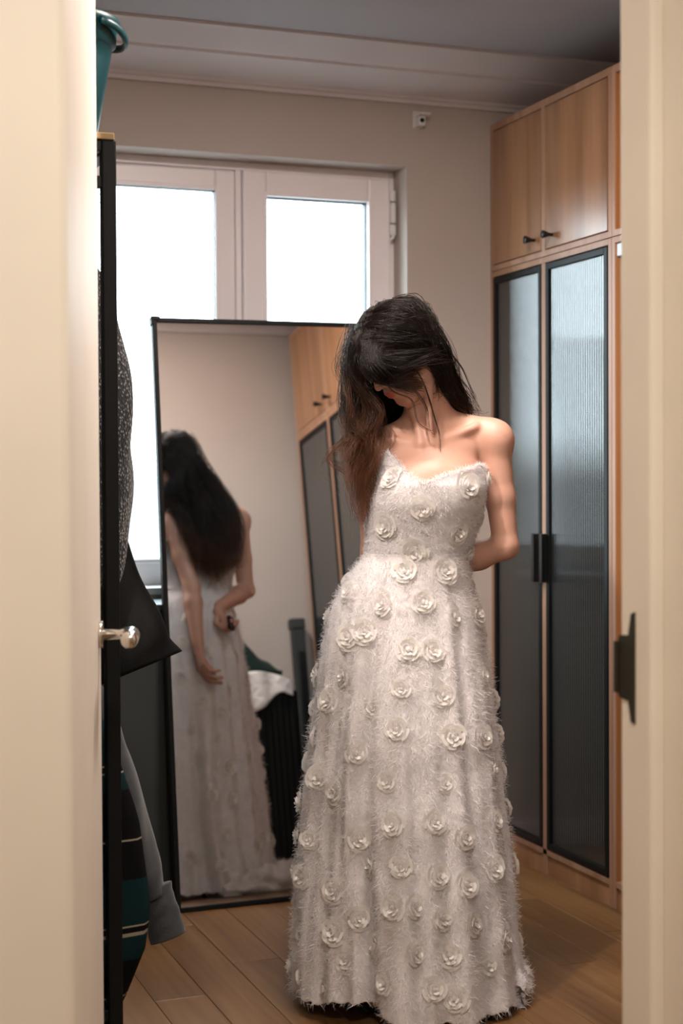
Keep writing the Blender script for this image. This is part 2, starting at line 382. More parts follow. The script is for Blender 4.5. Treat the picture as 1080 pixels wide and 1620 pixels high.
# ------------------------------------------------------------------ fitted wardrobe
WFX = 2.26; WT = 2.384; ZS = 1.905
def upper(y0, y1, opened, label):
    t = thing('overhead_cabinet', label, 'cabinet', (WFX+.3, (y0+y1)/2, ZS))
    z0, z1 = ZS, WT; ym = (y0+y1)/2+.02
    b = MB().box(WFX, XR-.006, y0, y0+.018, z0, z1).box(WFX, XR-.006, y1-.018, y1, z0, z1).box(WFX, XR-.006, y0+.018, y1-.018, z1-.022, z1).box(WFX, XR-.006, y0+.018, y1-.018, z0, z0+.018)
    if not opened: b.box(WFX, WFX+.02, ym-.012, ym+.012, z0+.018, z1-.022)
    b.build('carcass', M_oakedge, t, bevel=.001)
    MB().box(XR-.012, XR-.005, y0+.018, y1-.018, z0+.018, z1-.022).build('back_panel', M_inner, t)
    if opened:
        MB().box(WFX+.003, XR-.011, y1-.0205, y1-.0178, z0+.0185, z1-.0225).build('side_lining', M_inner, t)['label'] = 'orange toned inner side'
        return t
    for a, c_, ky in ((y0+.021, ym-.015, ym-.06), (ym+.015, y1-.021, ym+.055)):
        d = MB().box(WFX-.001, WFX+.018, a, c_, z0+.021, z1-.026).build('door', M_veneer, t, bevel=.0015)
        k = MB(); kz = z0+.058
        k.tube([(WFX-.001, ky, kz), (WFX-.012, ky, kz), (WFX-.016, ky, kz), (WFX-.034, ky, kz), (WFX-.036, ky, kz)], [.0055, .0055, .007, .0125, .0115], 16)
        k.build('knob', M_blackgloss, d, smooth=True)
    return t
def flutes(y0, y1, z0, z1, x):
    n = max(4, round((y1-y0)/.0135)); per = 8
    ys = np.linspace(y0, y1, n*per+1); ph = (np.arange(n*per+1) % per)/per
    xs = x-.0017*(1-(2*ph-1)**2)
    vs = [(xs[i], ys[i], z) for z in (z0, z1) for i in range(len(ys))]; N = len(ys)
    fs = [(i, i+N, i+1+N, i+1) for i in range(N-1)]
    vs += [(x+.003, y0, z0), (x+.003, y1, z0), (x+.003, y0, z1), (x+.003, y1, z1)]
    fs += [(2*N, 2*N+1, 2*N+3, 2*N+2)]
    return MB().add(vs, fs)
def lower(y0, y1, opened, label, plain=False):
    t = thing('wardrobe', label, 'wardrobe', (WFX+.3, (y0+y1)/2, 0))
    z0, z1 = 0, ZS-.002; ym = (y0+y1)/2+.02
    b = MB().box(WFX, XR-.006, y0, y0+.018, z0, z1).box(WFX, XR-.006, y1-.018, y1, z0, z1).box(WFX, XR-.006, y0+.018, y1-.018, z1-.018, z1).box(WFX, XR-.006, y0+.018, y1-.018, .062, .080)
    if not opened: b.box(WFX, WFX+.02, ym-.012, ym+.012, 0, z1-.018)
    b.build('carcass', M_oakedge, t, bevel=.001)
    MB().box(WFX+.006, WFX+.022, y0+.018, ym-.012 if not opened else y1-.018, 0, .062).build('kickboard', M_veneer, t)
    if not opened: MB().box(WFX+.006, WFX+.022, ym+.012, y1-.018, 0, .062).build('kickboard', M_veneer, t)
    MB().box(XR-.012, XR-.005, y0+.018, y1-.018, .08, z1-.018).build('back_panel', M_inner, t)
    if opened:
        MB().box(WFX+.003, XR-.011, y1-.0205, y1-.0178, .0805, z1-.0185).build('side_lining', M_inner, t)['label'] = 'orange toned inner side'
        rl = MB().box(WFX+.004, XR-.03, y1-.075, y1-.021, z1-.056, z1-.02).box(WFX+.002, XR-.03, y1-.078, y1-.070, z1-.060, z1-.018)
        rl.build('hanging_rail', M_alu, t, bevel=.002)
        for zz in (.75, ): MB().box(WFX+.03, XR-.01, y0+.018, y1-.021, zz, zz+.018).build('shelf', M_veneer, t)
        return t
    for a, c_, side in ((y0+.021, ym-.015, 1), (ym+.015, y1-.021, -1)):
        d0, d1 = .083, z1-.022
        d = ringframe(MB(), a, c_, d0, d1, .019, WFX-.002, WFX+.018)
        # ringframe works in x/z: swap x and y
        d.v = [(p[1], p[0], p[2]) for p in d.v]; d.f = [q[::-1] for q in d.f]
        dr = d.build('door', M_black, t, bevel=.0015)
        if plain: MB().box(WFX+.004, WFX+.010, a+.018, c_-.018, d0+.018, d1-.018).build('glass', M_flute, dr)
        else: flutes(a+.018, c_-.018, d0+.018, d1-.018, WFX+.008).build('glass', M_flute, dr, smooth=True)
        ye = c_ if side > 0 else a
        hd = MB().box(WFX-.026, WFX-.002, ye-side*.003, ye-side*.007, .905, 1.055).box(WFX-.027, WFX-.023, ye-side*.003, ye-side*.020, .905, 1.055)
        hd.build('handle', M_blackgloss, dr, bevel=.001)
    return t
lower(3.837, 4.608, False, 'tall wardrobe by the window wall with two fluted glass doors in black frames')
upper(3.837, 4.608, False, 'oak overhead cabinet by the window wall with two doors and black cone knobs')
lower(3.062, 3.835, True, 'open wardrobe bay without doors, partly hidden behind the right door jamb')
upper(3.062, 3.835, True, 'open overhead cabinet without doors, orange inside, beside the right door jamb')
lower(2.288, 3.060, False, 'tall wardrobe with dark glass doors seen only in the mirror', plain=True)
upper(2.288, 3.060, False, 'oak overhead cabinet seen only in the mirror, nearest the door wall')

# ------------------------------------------------------------------ leaning mirror
TH = math.radians(6.5)
mir = thing('floor_mirror', 'tall rectangular floor mirror in a thin black frame leaning before the window', 'mirror', (1.09, 4.24, 0))
mir.rotation_euler = (-TH, math.radians(-0.35), 0)
MW, MH = .72, 1.712
b = MB(); ringframe(b, 0, MW, 0, MH, .014, 0, .028); b.v = [tuple(np.array(p)+np.array([1.09, 4.24, 0])) for p in b.v]
b.build('frame', M_black, mir, bevel=.002)
MB().box(1.09+.013, 1.09+MW-.013, 4.24+.006, 4.24+.010, .013, MH-.013).build('mirror_glass', M_mirror, mir)
MB().box(1.09+.013, 1.09+MW-.013, 4.24+.0105, 4.24+.022, .013, MH-.013).build('backing_board', M_black, mir)
for cx in (0, MW):
    MB().box(1.09+cx-.003 if cx == 0 else 1.09+cx-.021, 1.09+cx+.024 if cx == 0 else 1.09+cx+.003, 4.24-.002, 4.24+.030, MH-.008, MH+.004).box(1.09+cx-.003 if cx == 0 else 1.09+cx-.006, 1.09+cx+.006 if cx == 0 else 1.09+cx+.003, 4.24-.002, 4.24+.030, MH-.022, MH+.004).build('corner_cap', M_black, mir, bevel=.002)
# back leg, drawn upright in mirror space
MB().tube([(1.45, 4.268, 1.15), (1.45, 4.47, .165*.9)], .011, 8).build('strut', M_black, mir)

# ------------------------------------------------------------------ clothes rack
RX0, RX1, RY0, RY1 = .20, .697, 3.16, 4.12
rack = thing('clothes_rack', 'black square-tube clothes rack with a thin wooden top, left of the window', 'clothes rack', (RX1, RY0, 0))
for px_ in (RX0, RX1-.030):
    for py_ in (RY0, RY1-.030):
        MB().box(px_, px_+.030, py_, py_+.030, .0, 1.924).build('post', M_black, rack, bevel=.003)
for z0, z1 in ((1.900, 1.923), (1.826, 1.850), (.10, .124)):
    for py_ in (RY0+.003, RY1-.027): MB().box(RX0+.03, RX1-.03, py_, py_+.024, z0, z1).build('cross_rail', M_black, rack, bevel=.002)
    if z0 != 1.826:
        for px_ in (RX0+.003, RX1-.027): MB().box(px_, px_+.024, RY0+.03, RY1-.03, z0, z1).build('side_rail', M_black, rack, bevel=.002)
for zb in (1.838, .905):
    MB().tube([(.47, RY0+.015, zb), (.47, RY1-.015, zb)], .011, 12).build('hanging_bar', M_black if zb > 1 else M_steel, rack, smooth=True)
MB().box(RX0+.03, RX1-.03, RY0+.008, RY0+.020, .893, .917).build('cross_rail', M_black, rack)
MB().box(RX0-.002, RX1-.004, RY0-.002, RY1, 1.924, 1.938).build('top_board', M_board, rack, bevel=.002)

bk = thing('bucket', 'tall tapered teal plastic bucket standing on top of the clothes rack', 'bucket', (.615, 3.27, 1.938))
cx, cy = .608, 3.27
bp = [(.0005, 1.939), (.066, 1.939), (.070, 1.945), (.098, 2.10), (.104, 2.135), (.112, 2.140), (.113, 2.168), (.119, 2.176), (.121, 2.188), (.116, 2.192), (.108, 2.188), (.100, 2.13), (.066, 1.952), (.0005, 1.950)]
MB().lathe(bp, (cx, cy), 48).build('bucket_body', M_teal, bk, smooth=True)
lip = MB(); pts = []
for k in range(15):
    a = math.radians(-60+120*k/14); r = .121+.012*math.cos(a*1.5)
    pts.append((cx+r*math.cos(a), cy+r*math.sin(a), 2.170-.022*math.cos(a*1.5)**2))
lip.tube(pts, .006, 8, flat=1.5); lip.build('grip_lip', M_teal, bk, smooth=True)

def fabric(name, color, amt=.15, scale=60, rough=.9, bump=(300, .4, .002), sheen=.3):
    m_ = mat(name, color, rough, noise=(scale, amt), bump=bump)
    m_.node_tree.nodes['Principled BSDF'].inputs['Sheen Weight'].default_value = sheen
    m_.node_tree.nodes['Principled BSDF'].inputs['Specular IOR Level'].default_value = .15
    return m_
M_blackcloth = fabric('black_cotton', (.003, .003, .003), sheen=0)
M_blackcloth.node_tree.nodes['Principled BSDF'].inputs['Roughness'].default_value = .6
M_grey = fabric('grey_corduroy', (.045, .050, .053), .25, 25)
# knit: herringbone-like light flecks
M_knit = fabric('dark_knit', (.02, .02, .02), .2)
nt = M_knit.node_tree; p = nt.nodes['Principled BSDF']; tc = nt.nodes.new('ShaderNodeTexCoord')
mp = nt.nodes.new('ShaderNodeMapping'); mp.inputs['Scale'].default_value = (230, 230, 110); mp.inputs['Rotation'].default_value = (0, .9, 0)
nt.links.new(tc.outputs['Object'], mp.inputs[0]); vo = nt.nodes.new('ShaderNodeTexVoronoi'); vo.inputs['Scale'].default_value = 1.0
nt.links.new(mp.outputs[0], vo.inputs[0]); cr = nt.nodes.new('ShaderNodeValToRGB')
cr.color_ramp.elements[0].color = (.20, .20, .195, 1); cr.color_ramp.elements[0].position = .15
cr.color_ramp.elements[1].color = (.012, .012, .012, 1); cr.color_ramp.elements[1].position = .42
nt.links.new(vo.outputs['Distance'], cr.inputs[0]); nt.links.new(cr.outputs[0], p.inputs['Base Color'])
bm_ = nt.nodes.new('ShaderNodeBump'); bm_.invert = True; bm_.inputs['Distance'].default_value = .004; bm_.inputs['Strength'].default_value = .8
nt.links.new(vo.outputs['Distance'], bm_.inputs['Height']); nt.links.new(bm_.outputs[0], p.inputs['Normal'])
# striped sweater: bands by height
M_stripe = fabric('striped_wool', (.01, .05, .06), .1, sheen=0)
nt = M_stripe.node_tree; p = nt.nodes['Principled BSDF']; tc = nt.nodes.new('ShaderNodeTexCoord')
sx = nt.nodes.new('ShaderNodeSeparateXYZ'); nt.links.new(tc.outputs['Object'], sx.inputs[0])
cr = nt.nodes.new('ShaderNodeValToRGB'); cr.color_ramp.interpolation = 'CONSTANT'; el = cr.color_ramp.elements
TEAL, BLK, BEI = (.003, .020, .024, 1), (.003, .003, .0035, 1), (.30, .27, .21, 1)
bands = [(0, TEAL), (.122, BEI), (.127, BLK), (.200, TEAL), (.252, BEI), (.258, BLK), (.270, BEI), (.276, TEAL), (.375, BLK), (.455, BEI), (.460, BLK), (.563, TEAL), (.600, BEI), (.605, BLK), (.614, BEI), (.619, TEAL)]
el[0].position = 0; el[0].color = TEAL; el[1].position = .122; el[1].color = BEI
for pz, c_ in bands[2:]:
    e = el.new(pz); e.color = c_
nt.links.new(sx.outputs['Z'], cr.inputs[0]); nt.links.new(cr.outputs[0], p.inputs['Base Color'])

def loft(sections, seg=48, fold=.012, nf=7, seed=0, y=0, tilt=0):
    """sections (z, cx, halfwidth, halfdepth) top to bottom -> hanging cloth body with folds"""
    r_ = random.Random(seed); ph = [r_.uniform(0, 6.28) for _ in range(3)]
    sec = np.array(sections, float); n = 40; t = np.linspace(0, 1, n); ti = np.linspace(0, 1, len(sec))
    S = np.stack([np.interp(t, ti, sec[:, k]) for k in range(4)], 1); vs = []
    for i in range(n):
        z, cx, hw, hd = S[i]; A = fold*(.2+.8*t[i])
        for k in range(seg):
            a = 2*math.pi*k/seg; r = A*(math.sin(nf*a+ph[0]+2*t[i])+.6*math.sin(2.3*nf*a+ph[1]-t[i]*3))
            vs.append((cx+hw*math.cos(a)+r*math.cos(a)*.5, y+hd*math.sin(a)+r*math.sin(a)*1.0, z+tilt*math.cos(a)*t[i]))
    fs = [(i*seg+k, (i+1)*seg+k, (i+1)*seg+(k+1) % seg, i*seg+(k+1) % seg) for i in range(n-1) for k in range(seg)]
    fs += [tuple(range(seg))]
    return MB().add(vs, fs)
def sleeve(path, rad, seed=0, wr=.006, seg=24, hollow=True):
    P = np.array(path, float); n = 40; t = np.linspace(0, 1, n); ti = np.linspace(0, 1, len(P))
    # smooth interpolation
    def cs(a): 
        a = np.interp(t, ti, a); k = np.array([.25, .5, .25])
        for _ in range(4): a[1:-1] = np.convolve(a, k, 'same')[1:-1]
        return a
    pts = np.stack([cs(P[:, k]) for k in range(3)], 1); rr = cs(np.array(rad, float))
    b = MB().tube(pts, rr, seg, caps=False, flat=.62)
    r_ = random.Random(seed); p1, p2 = r_.uniform(0, 6), r_.uniform(0, 6)
    vs = np.array(b.v)
    for i in range(n):
        for k in range(seg):
            a = 2*math.pi*k/seg; c_ = pts[i]; d = vs[i*seg+k]-c_; L = np.linalg.norm(d)
            vs[i*seg+k] = c_+d*(1+wr/L*(math.sin(3*a+p1+9*t[i])+.7*math.sin(22*t[i]+2*a+p2)))
    b.v = [tuple(q) for q in vs]; b.f.append(tuple(range(seg))[::-1])
    if hollow:
        o = len(b.v); e = vs[(n-1)*seg:]; c_ = pts[-1]; back = pts[-1]-(pts[-1]-pts[-4])*1.0
        b.v += [tuple(c_+(q-c_)*.88) for q in e]+[tuple(back+(q-c_)*.8) for q in e]
        for k in range(seg):
            k2 = (k+1) % seg
            b.f += [((n-1)*seg+k, (n-1)*seg+k2, o+k2, o+k), (o+k, o+k2, o+seg+k2, o+seg+k)]
        b.f.append(tuple(o+seg+k for k in range(seg)))
    return b
def hanger(t, x, y, zbar, zs, w_):
    pts = [(x+.02, y, zbar+.028), (x, y, zbar+.034), (x-.018, y, zbar+.022), (x-.018, y, zbar+.004), (x, y, zbar-.008), (x, y, zs)]
    b = MB().tube(pts, .002, 6).tube([(x-w_, y, zs-.06), (x, y, zs), (x+w_, y, zs-.06)], .006, 8)
    b.build('hanger', M_blackgloss, t, smooth=True)
def solid(o, th=.002): return o
g = thing('knit_coat', 'dark grey flecked chunky knit coat hanging on the upper bar of the black rack', 'coat', (.47, 3.46, 1.8))
loft([(1.745, .49, .05, .04), (1.73, .49, .11, .05), (1.70, .495, .165, .06), (1.64, .50, .19, .07), (1.4, .50, .20, .085), (1.1, .50, .21, .085), (.985, .50, .21, .085)], y=3.46, seed=1).build('coat_body', M_knit, g, smooth=True)
sleeve([(.665, 3.46, 1.715), (.70, 3.46, 1.63), (.722, 3.455, 1.5), (.735, 3.45, 1.36), (.737, 3.45, 1.22), (.730, 3.45, 1.08), (.70, 3.45, .99)], [.035, .050, .056, .060, .060, .052, .045], 2).build('sleeve', M_knit, g, smooth=True)
sleeve([(.33, 3.46, 1.70), (.285, 3.46, 1.6), (.27, 3.455, 1.4), (.26, 3.45, 1.2), (.26, 3.45, 1.02)], [.04, .05, .052, .05, .045], 3).build('sleeve', M_knit, g, smooth=True)
hanger(g, .47, 3.46, 1.838, 1.77, .17)
g = thing('black_jacket', 'black cotton jacket with a wide flared sleeve, hanging behind the rack post', 'jacket', (.47, 3.62, 1.8))
loft([(1.70, .48, .05, .04), (1.66, .48, .16, .05), (1.55, .48, .19, .06), (1.2, .48, .20, .07), (.80, .49, .21, .08)], y=3.66, seed=4).build('jacket_body', M_blackcloth, g, smooth=True)
sleeve([(.64, 3.66, 1.60), (.69, 3.65, 1.40), (.715, 3.60, 1.2), (.740, 3.59, 1.04), (.775, 3.57, .93), (.810, 3.55, .835), (.828, 3.54, .785)], [.045, .055, .06, .072, .085, .098, .103], 5, wr=.005).build('sleeve', M_blackcloth, g, smooth=True)
sleeve([(.31, 3.66, 1.60), (.26, 3.65, 1.40), (.25, 3.60, 1.2), (.25, 3.59, 1.0)], [.045, .055, .055, .05], 6).build('sleeve', M_blackcloth, g, smooth=True)
hanger(g, .47, 3.66, 1.838, 1.735, .15)
g = thing('grey_jacket', 'grey corduroy jacket with a long turned-out cuffed sleeve, on the lower bar of the rack', 'jacket', (.47, 3.36, .9))
loft([(.84, .48, .05, .04), (.815, .48, .15, .05), (.72, .48, .19, .055), (.4, .49, .20, .06), (.14, .49, .20, .06)], y=3.40, seed=7).build('jacket_body', M_grey, g, smooth=True)
sleeve([(.640, 3.40, .800), (.690, 3.38, .735), (.728, 3.36, .62), (.760, 3.34, .50), (.790, 3.33, .37), (.806, 3.33, .31)], [.040, .050, .052, .050, .044, .040], 8, wr=.003).build('sleeve', M_grey, g, smooth=True)
sleeve([(.802, 3.33, .325), (.812, 3.325, .29), (.824, 3.32, .25), (.834, 3.315, .215)], [.043, .041, .040, .042], 9, wr=.001).build('cuff', M_grey, g, smooth=True)
hanger(g, .47, 3.40, .905, .855, .15)
g = thing('striped_sweater', 'teal and black wool sweater with thin beige stripes, hanging low behind the rack post', 'sweater', (.47, 3.24, 0))
loft([(.83, .47, .05, .04), (.80, .47, .15, .05), (.70, .49, .20, .045), (.5, .52, .235, .045), (.31, .53, .250, .045), (.22, .52, .248, .045), (.12, .50, .225, .04), (.05, .49, .195, .04)], y=3.25, seed=10, fold=.007).build('sweater_body', M_stripe, g, smooth=True)
hanger(g, .47, 3.25, .905, .85, .14)

# ------------------------------------------------------------------ things by the door wall, seen in the mirror
sx0, sx1, sy0, sy1 = 1.62, 2.07, 2.27, 2.60
su = thing('suitcase', 'large black ribbed suitcase standing by the door wall, seen in the mirror', 'suitcase', ((sx0+sx1)/2, (sy0+sy1)/2, 0))
b = MB(); poly = []
nrib = 16
for i in range(nrib):
    a = sx0+.02+(sx1-sx0-.04)*i/nrib; c_ = (sx1-sx0-.04)/nrib
    poly += [(a, sy1-.006), (a+c_*.3, sy1), (a+c_*.8, sy1)]
poly = [(sx0, sy0+.03), (sx0, sy1-.03)]+poly+[(sx1, sy1-.03), (sx1, sy0+.03), (sx1-.03, sy0), (sx0+.03, sy0)]
b.extrude_poly(poly, 2, .045, .75); b.build('shell', M_blackcloth, su, bevel=.004)
for wx in (sx0+.05, sx1-.05):
    for wy in (sy0+.05, sy1-.05): MB().tube([(wx-.012, wy, .024), (wx+.012, wy, .024)], .024, 16).build('wheel', M_blackgloss, su)
MB().tube([(sx0+.15, sy0+.17, .75), (sx0+.16, sy0+.17, .765), (sx1-.16, sy0+.17, .765), (sx1-.15, sy0+.17, .75)], .008, 8).build('handle', M_blackgloss, su)
def rumple(x0, x1, y0, y1, z0, h, seed, n=40, drape=None):
    r_ = np.random.default_rng(seed); ks = r_.normal(0, 1, (9, 2))*np.array([28, 28]); ph = r_.uniform(0, 6.28, 9)
    X_, Y_ = np.meshgrid(np.linspace(0, 1, n), np.linspace(0, 1, n)); xs = x0+(x1-x0)*X_; ys = y0+(y1-y0)*Y_
    nz = sum(np.sin(ks[i, 0]*xs+ks[i, 1]*ys+ph[i]) for i in range(9))/9
    env = np.clip(1-np.abs(2*X_-1)**3, 0, 1)*np.clip(1-np.abs(2*Y_-1)**3, 0, 1)
    z = z0+env*h(X_, Y_)*(1+.9*nz)+.004
    if drape: z, ys = drape(X_, Y_, xs, ys, z)
    top = np.stack([xs, ys, z], -1).reshape(-1, 3)
    fs = [(i*n+k, i*n+k+1, (i+1)*n+k+1, (i+1)*n+k) for i in range(n-1) for k in range(n-1)]
    return MB().add(top, fs)
M_bag = mat('white_plastic_film', (.80, .78, .77), .3, noise=(8, .05), bump=(45, .8, .01))
def dr(X_, Y_, xs, ys, z):
    ov = np.clip((Y_-.62)/.38, 0, 1); depth = (.05+.09*np.exp(-((X_-.5)/.22)**2)+.01*np.sin(20*X_))
    z2 = np.where(ov > 0, z-ov*depth*1.0, z); ys2 = np.where(ov > 0, sy1+.008+.006*np.sin(30*X_)+ov*.004, ys)
    return z2, ys2
pb = thing('plastic_bag', 'crumpled white plastic bag draped over the top of the black suitcase', 'bag', (1.84, 2.45, .75))
o = rumple(sx0+.0, sx1-.03, sy0+.05, sy1+.17, .785, lambda X_, Y_: .045+.0*X_, 5, drape=dr).build('bag_film', M_bag, pb, smooth=True)
sd = o.modifiers.new('s', 'SOLIDIFY'); sd.thickness = .003
M_green = fabric('dark_green_cloth', (.008, .022, .018), .2, 20, sheen=.1); M_red = fabric('red_cloth', (.30, .035, .015), .15)
gc = thing('folded_garment', 'dark green garment with red edges piled on the plastic bag on the suitcase', 'garment', (1.78, 2.4, .83))
o = rumple(1.60, 2.02, 2.27, 2.55, .835, lambda X_, Y_: .25*np.exp(-((X_-.28)/.28)**2)+.09, 8).build('cloth', M_green, gc, smooth=True)
sd = o.modifiers.new('s', 'SOLIDIFY'); sd.thickness = .02; sd.offset = -1
MB().tube([(1.66, 2.54, .85), (1.70, 2.565, .845), (1.76, 2.57, .84), (1.82, 2.565, .845)], [.01, .018, .018, .008], 10).build('red_edge', M_red, gc, smooth=True)
MB().tube([(1.66, 2.45, 1.005), (1.70, 2.46, 1.03), (1.75, 2.46, 1.025), (1.79, 2.45, 1.0)], [.012, .022, .022, .010], 10).build('red_collar', M_red, gc, smooth=True)
M_dgrey = mat('dark_grey_fabric', (.035, .04, .042), .7, noise=(10, .2))
tb = thing('ironing_board', 'narrow dark grey folded board standing upright against the door wall, seen in the mirror', 'board', (2.225, 2.2, 0))
MB().box(2.19, 2.250, 2.175, 2.215, .03, 1.06).build('board', M_dgrey, tb, bevel=.008)
MB().box(2.185, 2.254, 2.17, 2.22, 1.05, 1.10).build('end_cap', M_dgrey, tb, bevel=.008)
MB().tube([(2.20, 2.225, .02), (2.21, 2.228, .5), (2.215, 2.228, .95)], .008, 8).tube([(2.24, 2.225, .02), (2.235, 2.228, .5), (2.23, 2.228, .95)], .008, 8).build('leg', M_black, tb)

# ================================================================== the woman
DIST, UOFF = 3.66, .1465
WG = EYE*np.array([1, 1, 0]) + DIST*np.array([math.sin(YAW), math.cos(YAW), 0]) + UOFF*Rh    # her place on the floor
FH = np.array([math.sin(YAW), math.cos(YAW), 0.0])
def L2W(p):      # local: u to her left (camera right), v to her front (towards the door), z up
    p = np.asarray(p, float); return WG + p[..., 0:1]*Rh - p[..., 1:2]*FH + p[..., 2:3]*np.array([0, 0, 1.])
def V3(*a): return np.array(a, float)
def nrm(a): a = np.asarray(a, float); return a/(np.linalg.norm(a, axis=-1, keepdims=True)+1e-12)
# ---- torso profile: z, centre u, half width, centre v, half depth (skin)
TP = np.array([
 (0.02, -.004, .262, .055, .235), (.115, -.0067, .255, .045, .222), (.265, -.0075, .247, .032, .205), (.414, -.0075, .234, .022, .188),
 (.564, -.0067, .219, .014, .170), (.713, -.0037, .201, .008, .152), (.79, -.002, .190, .004, .140), (.863, -.0007, .179, .000, .130), (.93, .004, .164, .0, .117),
 (.967, .0067, .149, .0, .108), (1.012, .018, .128, .0, .098), (1.042, .030, .116, .0, .092), (1.087, .041, .121, .004, .094),
 (1.162, .0545, .128, .010, .108), (1.21, .062, .125, .012, .110), (1.251, .067, .117, .006, .098), (1.30, .068, .112, -.004, .085)])
def prof_at(z):
    return [np.interp(z, TP[:, 0], TP[:, k]) for k in range(1, 5)]

# ---- head frame
HC = V3(-.013, .030, 1.527)
hf = nrm(V3(-.62, .45, -.64)); hu = V3(-.60, .25, .78); hu = nrm(hu-hf*(hu@hf)); hs = np.cross(hf, hu)
def HP(s, f, h): return HC+s*hs+f*hf+h*hu

# ---- signed distance modelling of one continuous body
vox = .004
lo = V3(-.24, -.27, -.012); hi = V3(.33, .22, 1.67)
dims = np.ceil((hi-lo)/vox).astype(int)
GX, GY, GZ = [lo[i]+vox*np.arange(dims[i]) for i in range(3)]
D = np.full(dims, .2, np.float32)
def region(a, b, pad):
    i0 = np.maximum(((np.minimum(a, b)-pad-lo)/vox).astype(int), 0); i1 = np.minimum(((np.maximum(a, b)+pad-lo)/vox).astype(int)+1, dims)
    sl = tuple(slice(i0[k], i1[k]) for k in range(3))
    X, Y, Z = np.meshgrid(GX[sl[0]], GY[sl[1]], GZ[sl[2]], indexing='ij'); return sl, X, Y, Z
def merge(sl, d, k, sub=False):
    A = D[sl]
    if sub: A = -A
    h = np.clip(.5+.5*(A-d)/k, 0, 1); r = A*(1-h)+d*h-k*h*(1-h)
    D[sl] = -r if sub else r
def cap(a, b, ra, rb, k=.012, flat=None, sub=False):
    """round cone; flat=(dir, scale) squashes across dir"""
    a, b = V3(*a), V3(*b); sl, X, Y, Z = region(a, b, max(ra, rb)+k+.02)
    ab = b-a; L2 = ab@ab+1e-9
    px, py, pz = X-a[0], Y-a[1], Z-a[2]; t = np.clip((px*ab[0]+py*ab[1]+pz*ab[2])/L2, 0, 1)
    dx, dy, dz = px-t*ab[0], py-t*ab[1], pz-t*ab[2]
    if flat is not None:
        n, s_ = nrm(flat[0]), flat[1]; c = (dx*n[0]+dy*n[1]+dz*n[2])*(1/s_-1); dx, dy, dz = dx+n[0]*c, dy+n[1]*c, dz+n[2]*c
    merge(sl, np.sqrt(dx*dx+dy*dy+dz*dz)-(ra+(rb-ra)*t), k, sub)
def ell(c, ax, rad, k=.012, sub=False):
    c = V3(*c); rad = V3(*rad); sl, X, Y, Z = region(c, c, rad.max()+k+.02)
    q = [((X-c[0])*ax[i][0]+(Y-c[1])*ax[i][1]+(Z-c[2])*ax[i][2])/rad[i] for i in range(3)]
    k0 = np.sqrt(q[0]**2+q[1]**2+q[2]**2); k1 = np.sqrt((q[0]/rad[0])**2+(q[1]/rad[1])**2+(q[2]/rad[2])**2)+1e-6
    merge(sl, k0*(k0-1)/k1, k, sub)
HA = (hs, hf, hu); WA = (V3(1, 0, 0), V3(0, 1, 0), V3(0, 0, 1))
# trunk, sliced by its profile (slightly inside the dress)
zs_ = np.arange(.86, 1.27, .03)
for z0, z1 in zip(zs_[:-1], zs_[1:]):
    zc_ = (z0+z1)/2; c, a, cv, b_ = prof_at(zc_); ell((c, cv, zc_), WA, (a-.012, b_-.012, .05), .03)
ell((.000, -.01, .90), WA, (.150, .105, .12), .03)
# chest, shoulders, back
ell((.064, -.012, 1.235), WA, (.112, .082, .105), .03)
ell((.066, -.030, 1.300), WA, (.125, .060, .050), .03)
cap((.075, -.035, 1.30), (.060, -.035, 1.365), .060, .050, .03)
NB = V3(.066, -.032, 1.345); HBs = HP(0, -.030, -.055)
cap(NB, HBs, .054, .050, .025)
LS, RS = V3(.216, -.028, 1.318), V3(-.072, -.030, 1.292)
cap((.080, -.045, 1.352), LS+V3(-.02, -.005, .018), .040, .034, .028)
cap((.050, -.045, 1.345), RS+V3(.02, -.005, .018), .040, .034, .028)
ell(LS+V3(.006, .0, -.004), WA, (.044, .046, .050), .02)
ell(RS+V3(-.004, .0, -.004), WA, (.042, .046, .048), .02)
# collar bones, sternum hollow, neck cords
SN = V3(.052, .048, 1.302)
cap(SN+V3(.012, -.004, .0), LS+V3(-.045, .028, .028), .0085, .0095, .010)
cap(SN+V3(-.012, -.004, .0), RS+V3(.030, .034, .026), .0085, .0095, .010)
ell(SN+V3(.0, .010, .008), WA, (.010, .010, .012), .012, sub=True)
cap(SN+V3(.010, .0, .006), HP(.046, -.022, -.050), .007, .012, .018)
cap(SN+V3(-.012, .0, .004), HP(-.046, -.022, -.050), .007, .012, .018)
# bust
ell((.010, .060, 1.190), WA, (.056, .052, .056), .025)
ell((.118, .056, 1.185), WA, (.056, .052, .056), .025)
# arms
LE, LW_, RE, RW = V3(.242, -.012, 1.064), V3(.040, -.120, .982), V3(-.070, -.112, 1.052), V3(-.100, -.168, .842)
cap(LS, LS*.45+LE*.55, .039, .0345, .014); cap(LS*.45+LE*.55, LE, .0345, .030, .014)
cap(LE, LE*.7+LW_*.3, .0305, .033, .012); cap(LE*.7+LW_*.3, LW_, .033, .0215, .012)
cap(RS, RS*.45+RE*.55, .039, .035, .018); cap(RS*.45+RE*.55, RE, .035, .029, .018)
cap(RE, RE*.7+RW*.3, .029, .031, .012); cap(RE*.7+RW*.3, RW, .031, .0205, .012)
ell(LE+V3(.008, -.012, -.006), WA, (.020, .020, .022), .012); ell(RE+V3(.0, -.016, -.004), WA, (.018, .018, .022), .012)
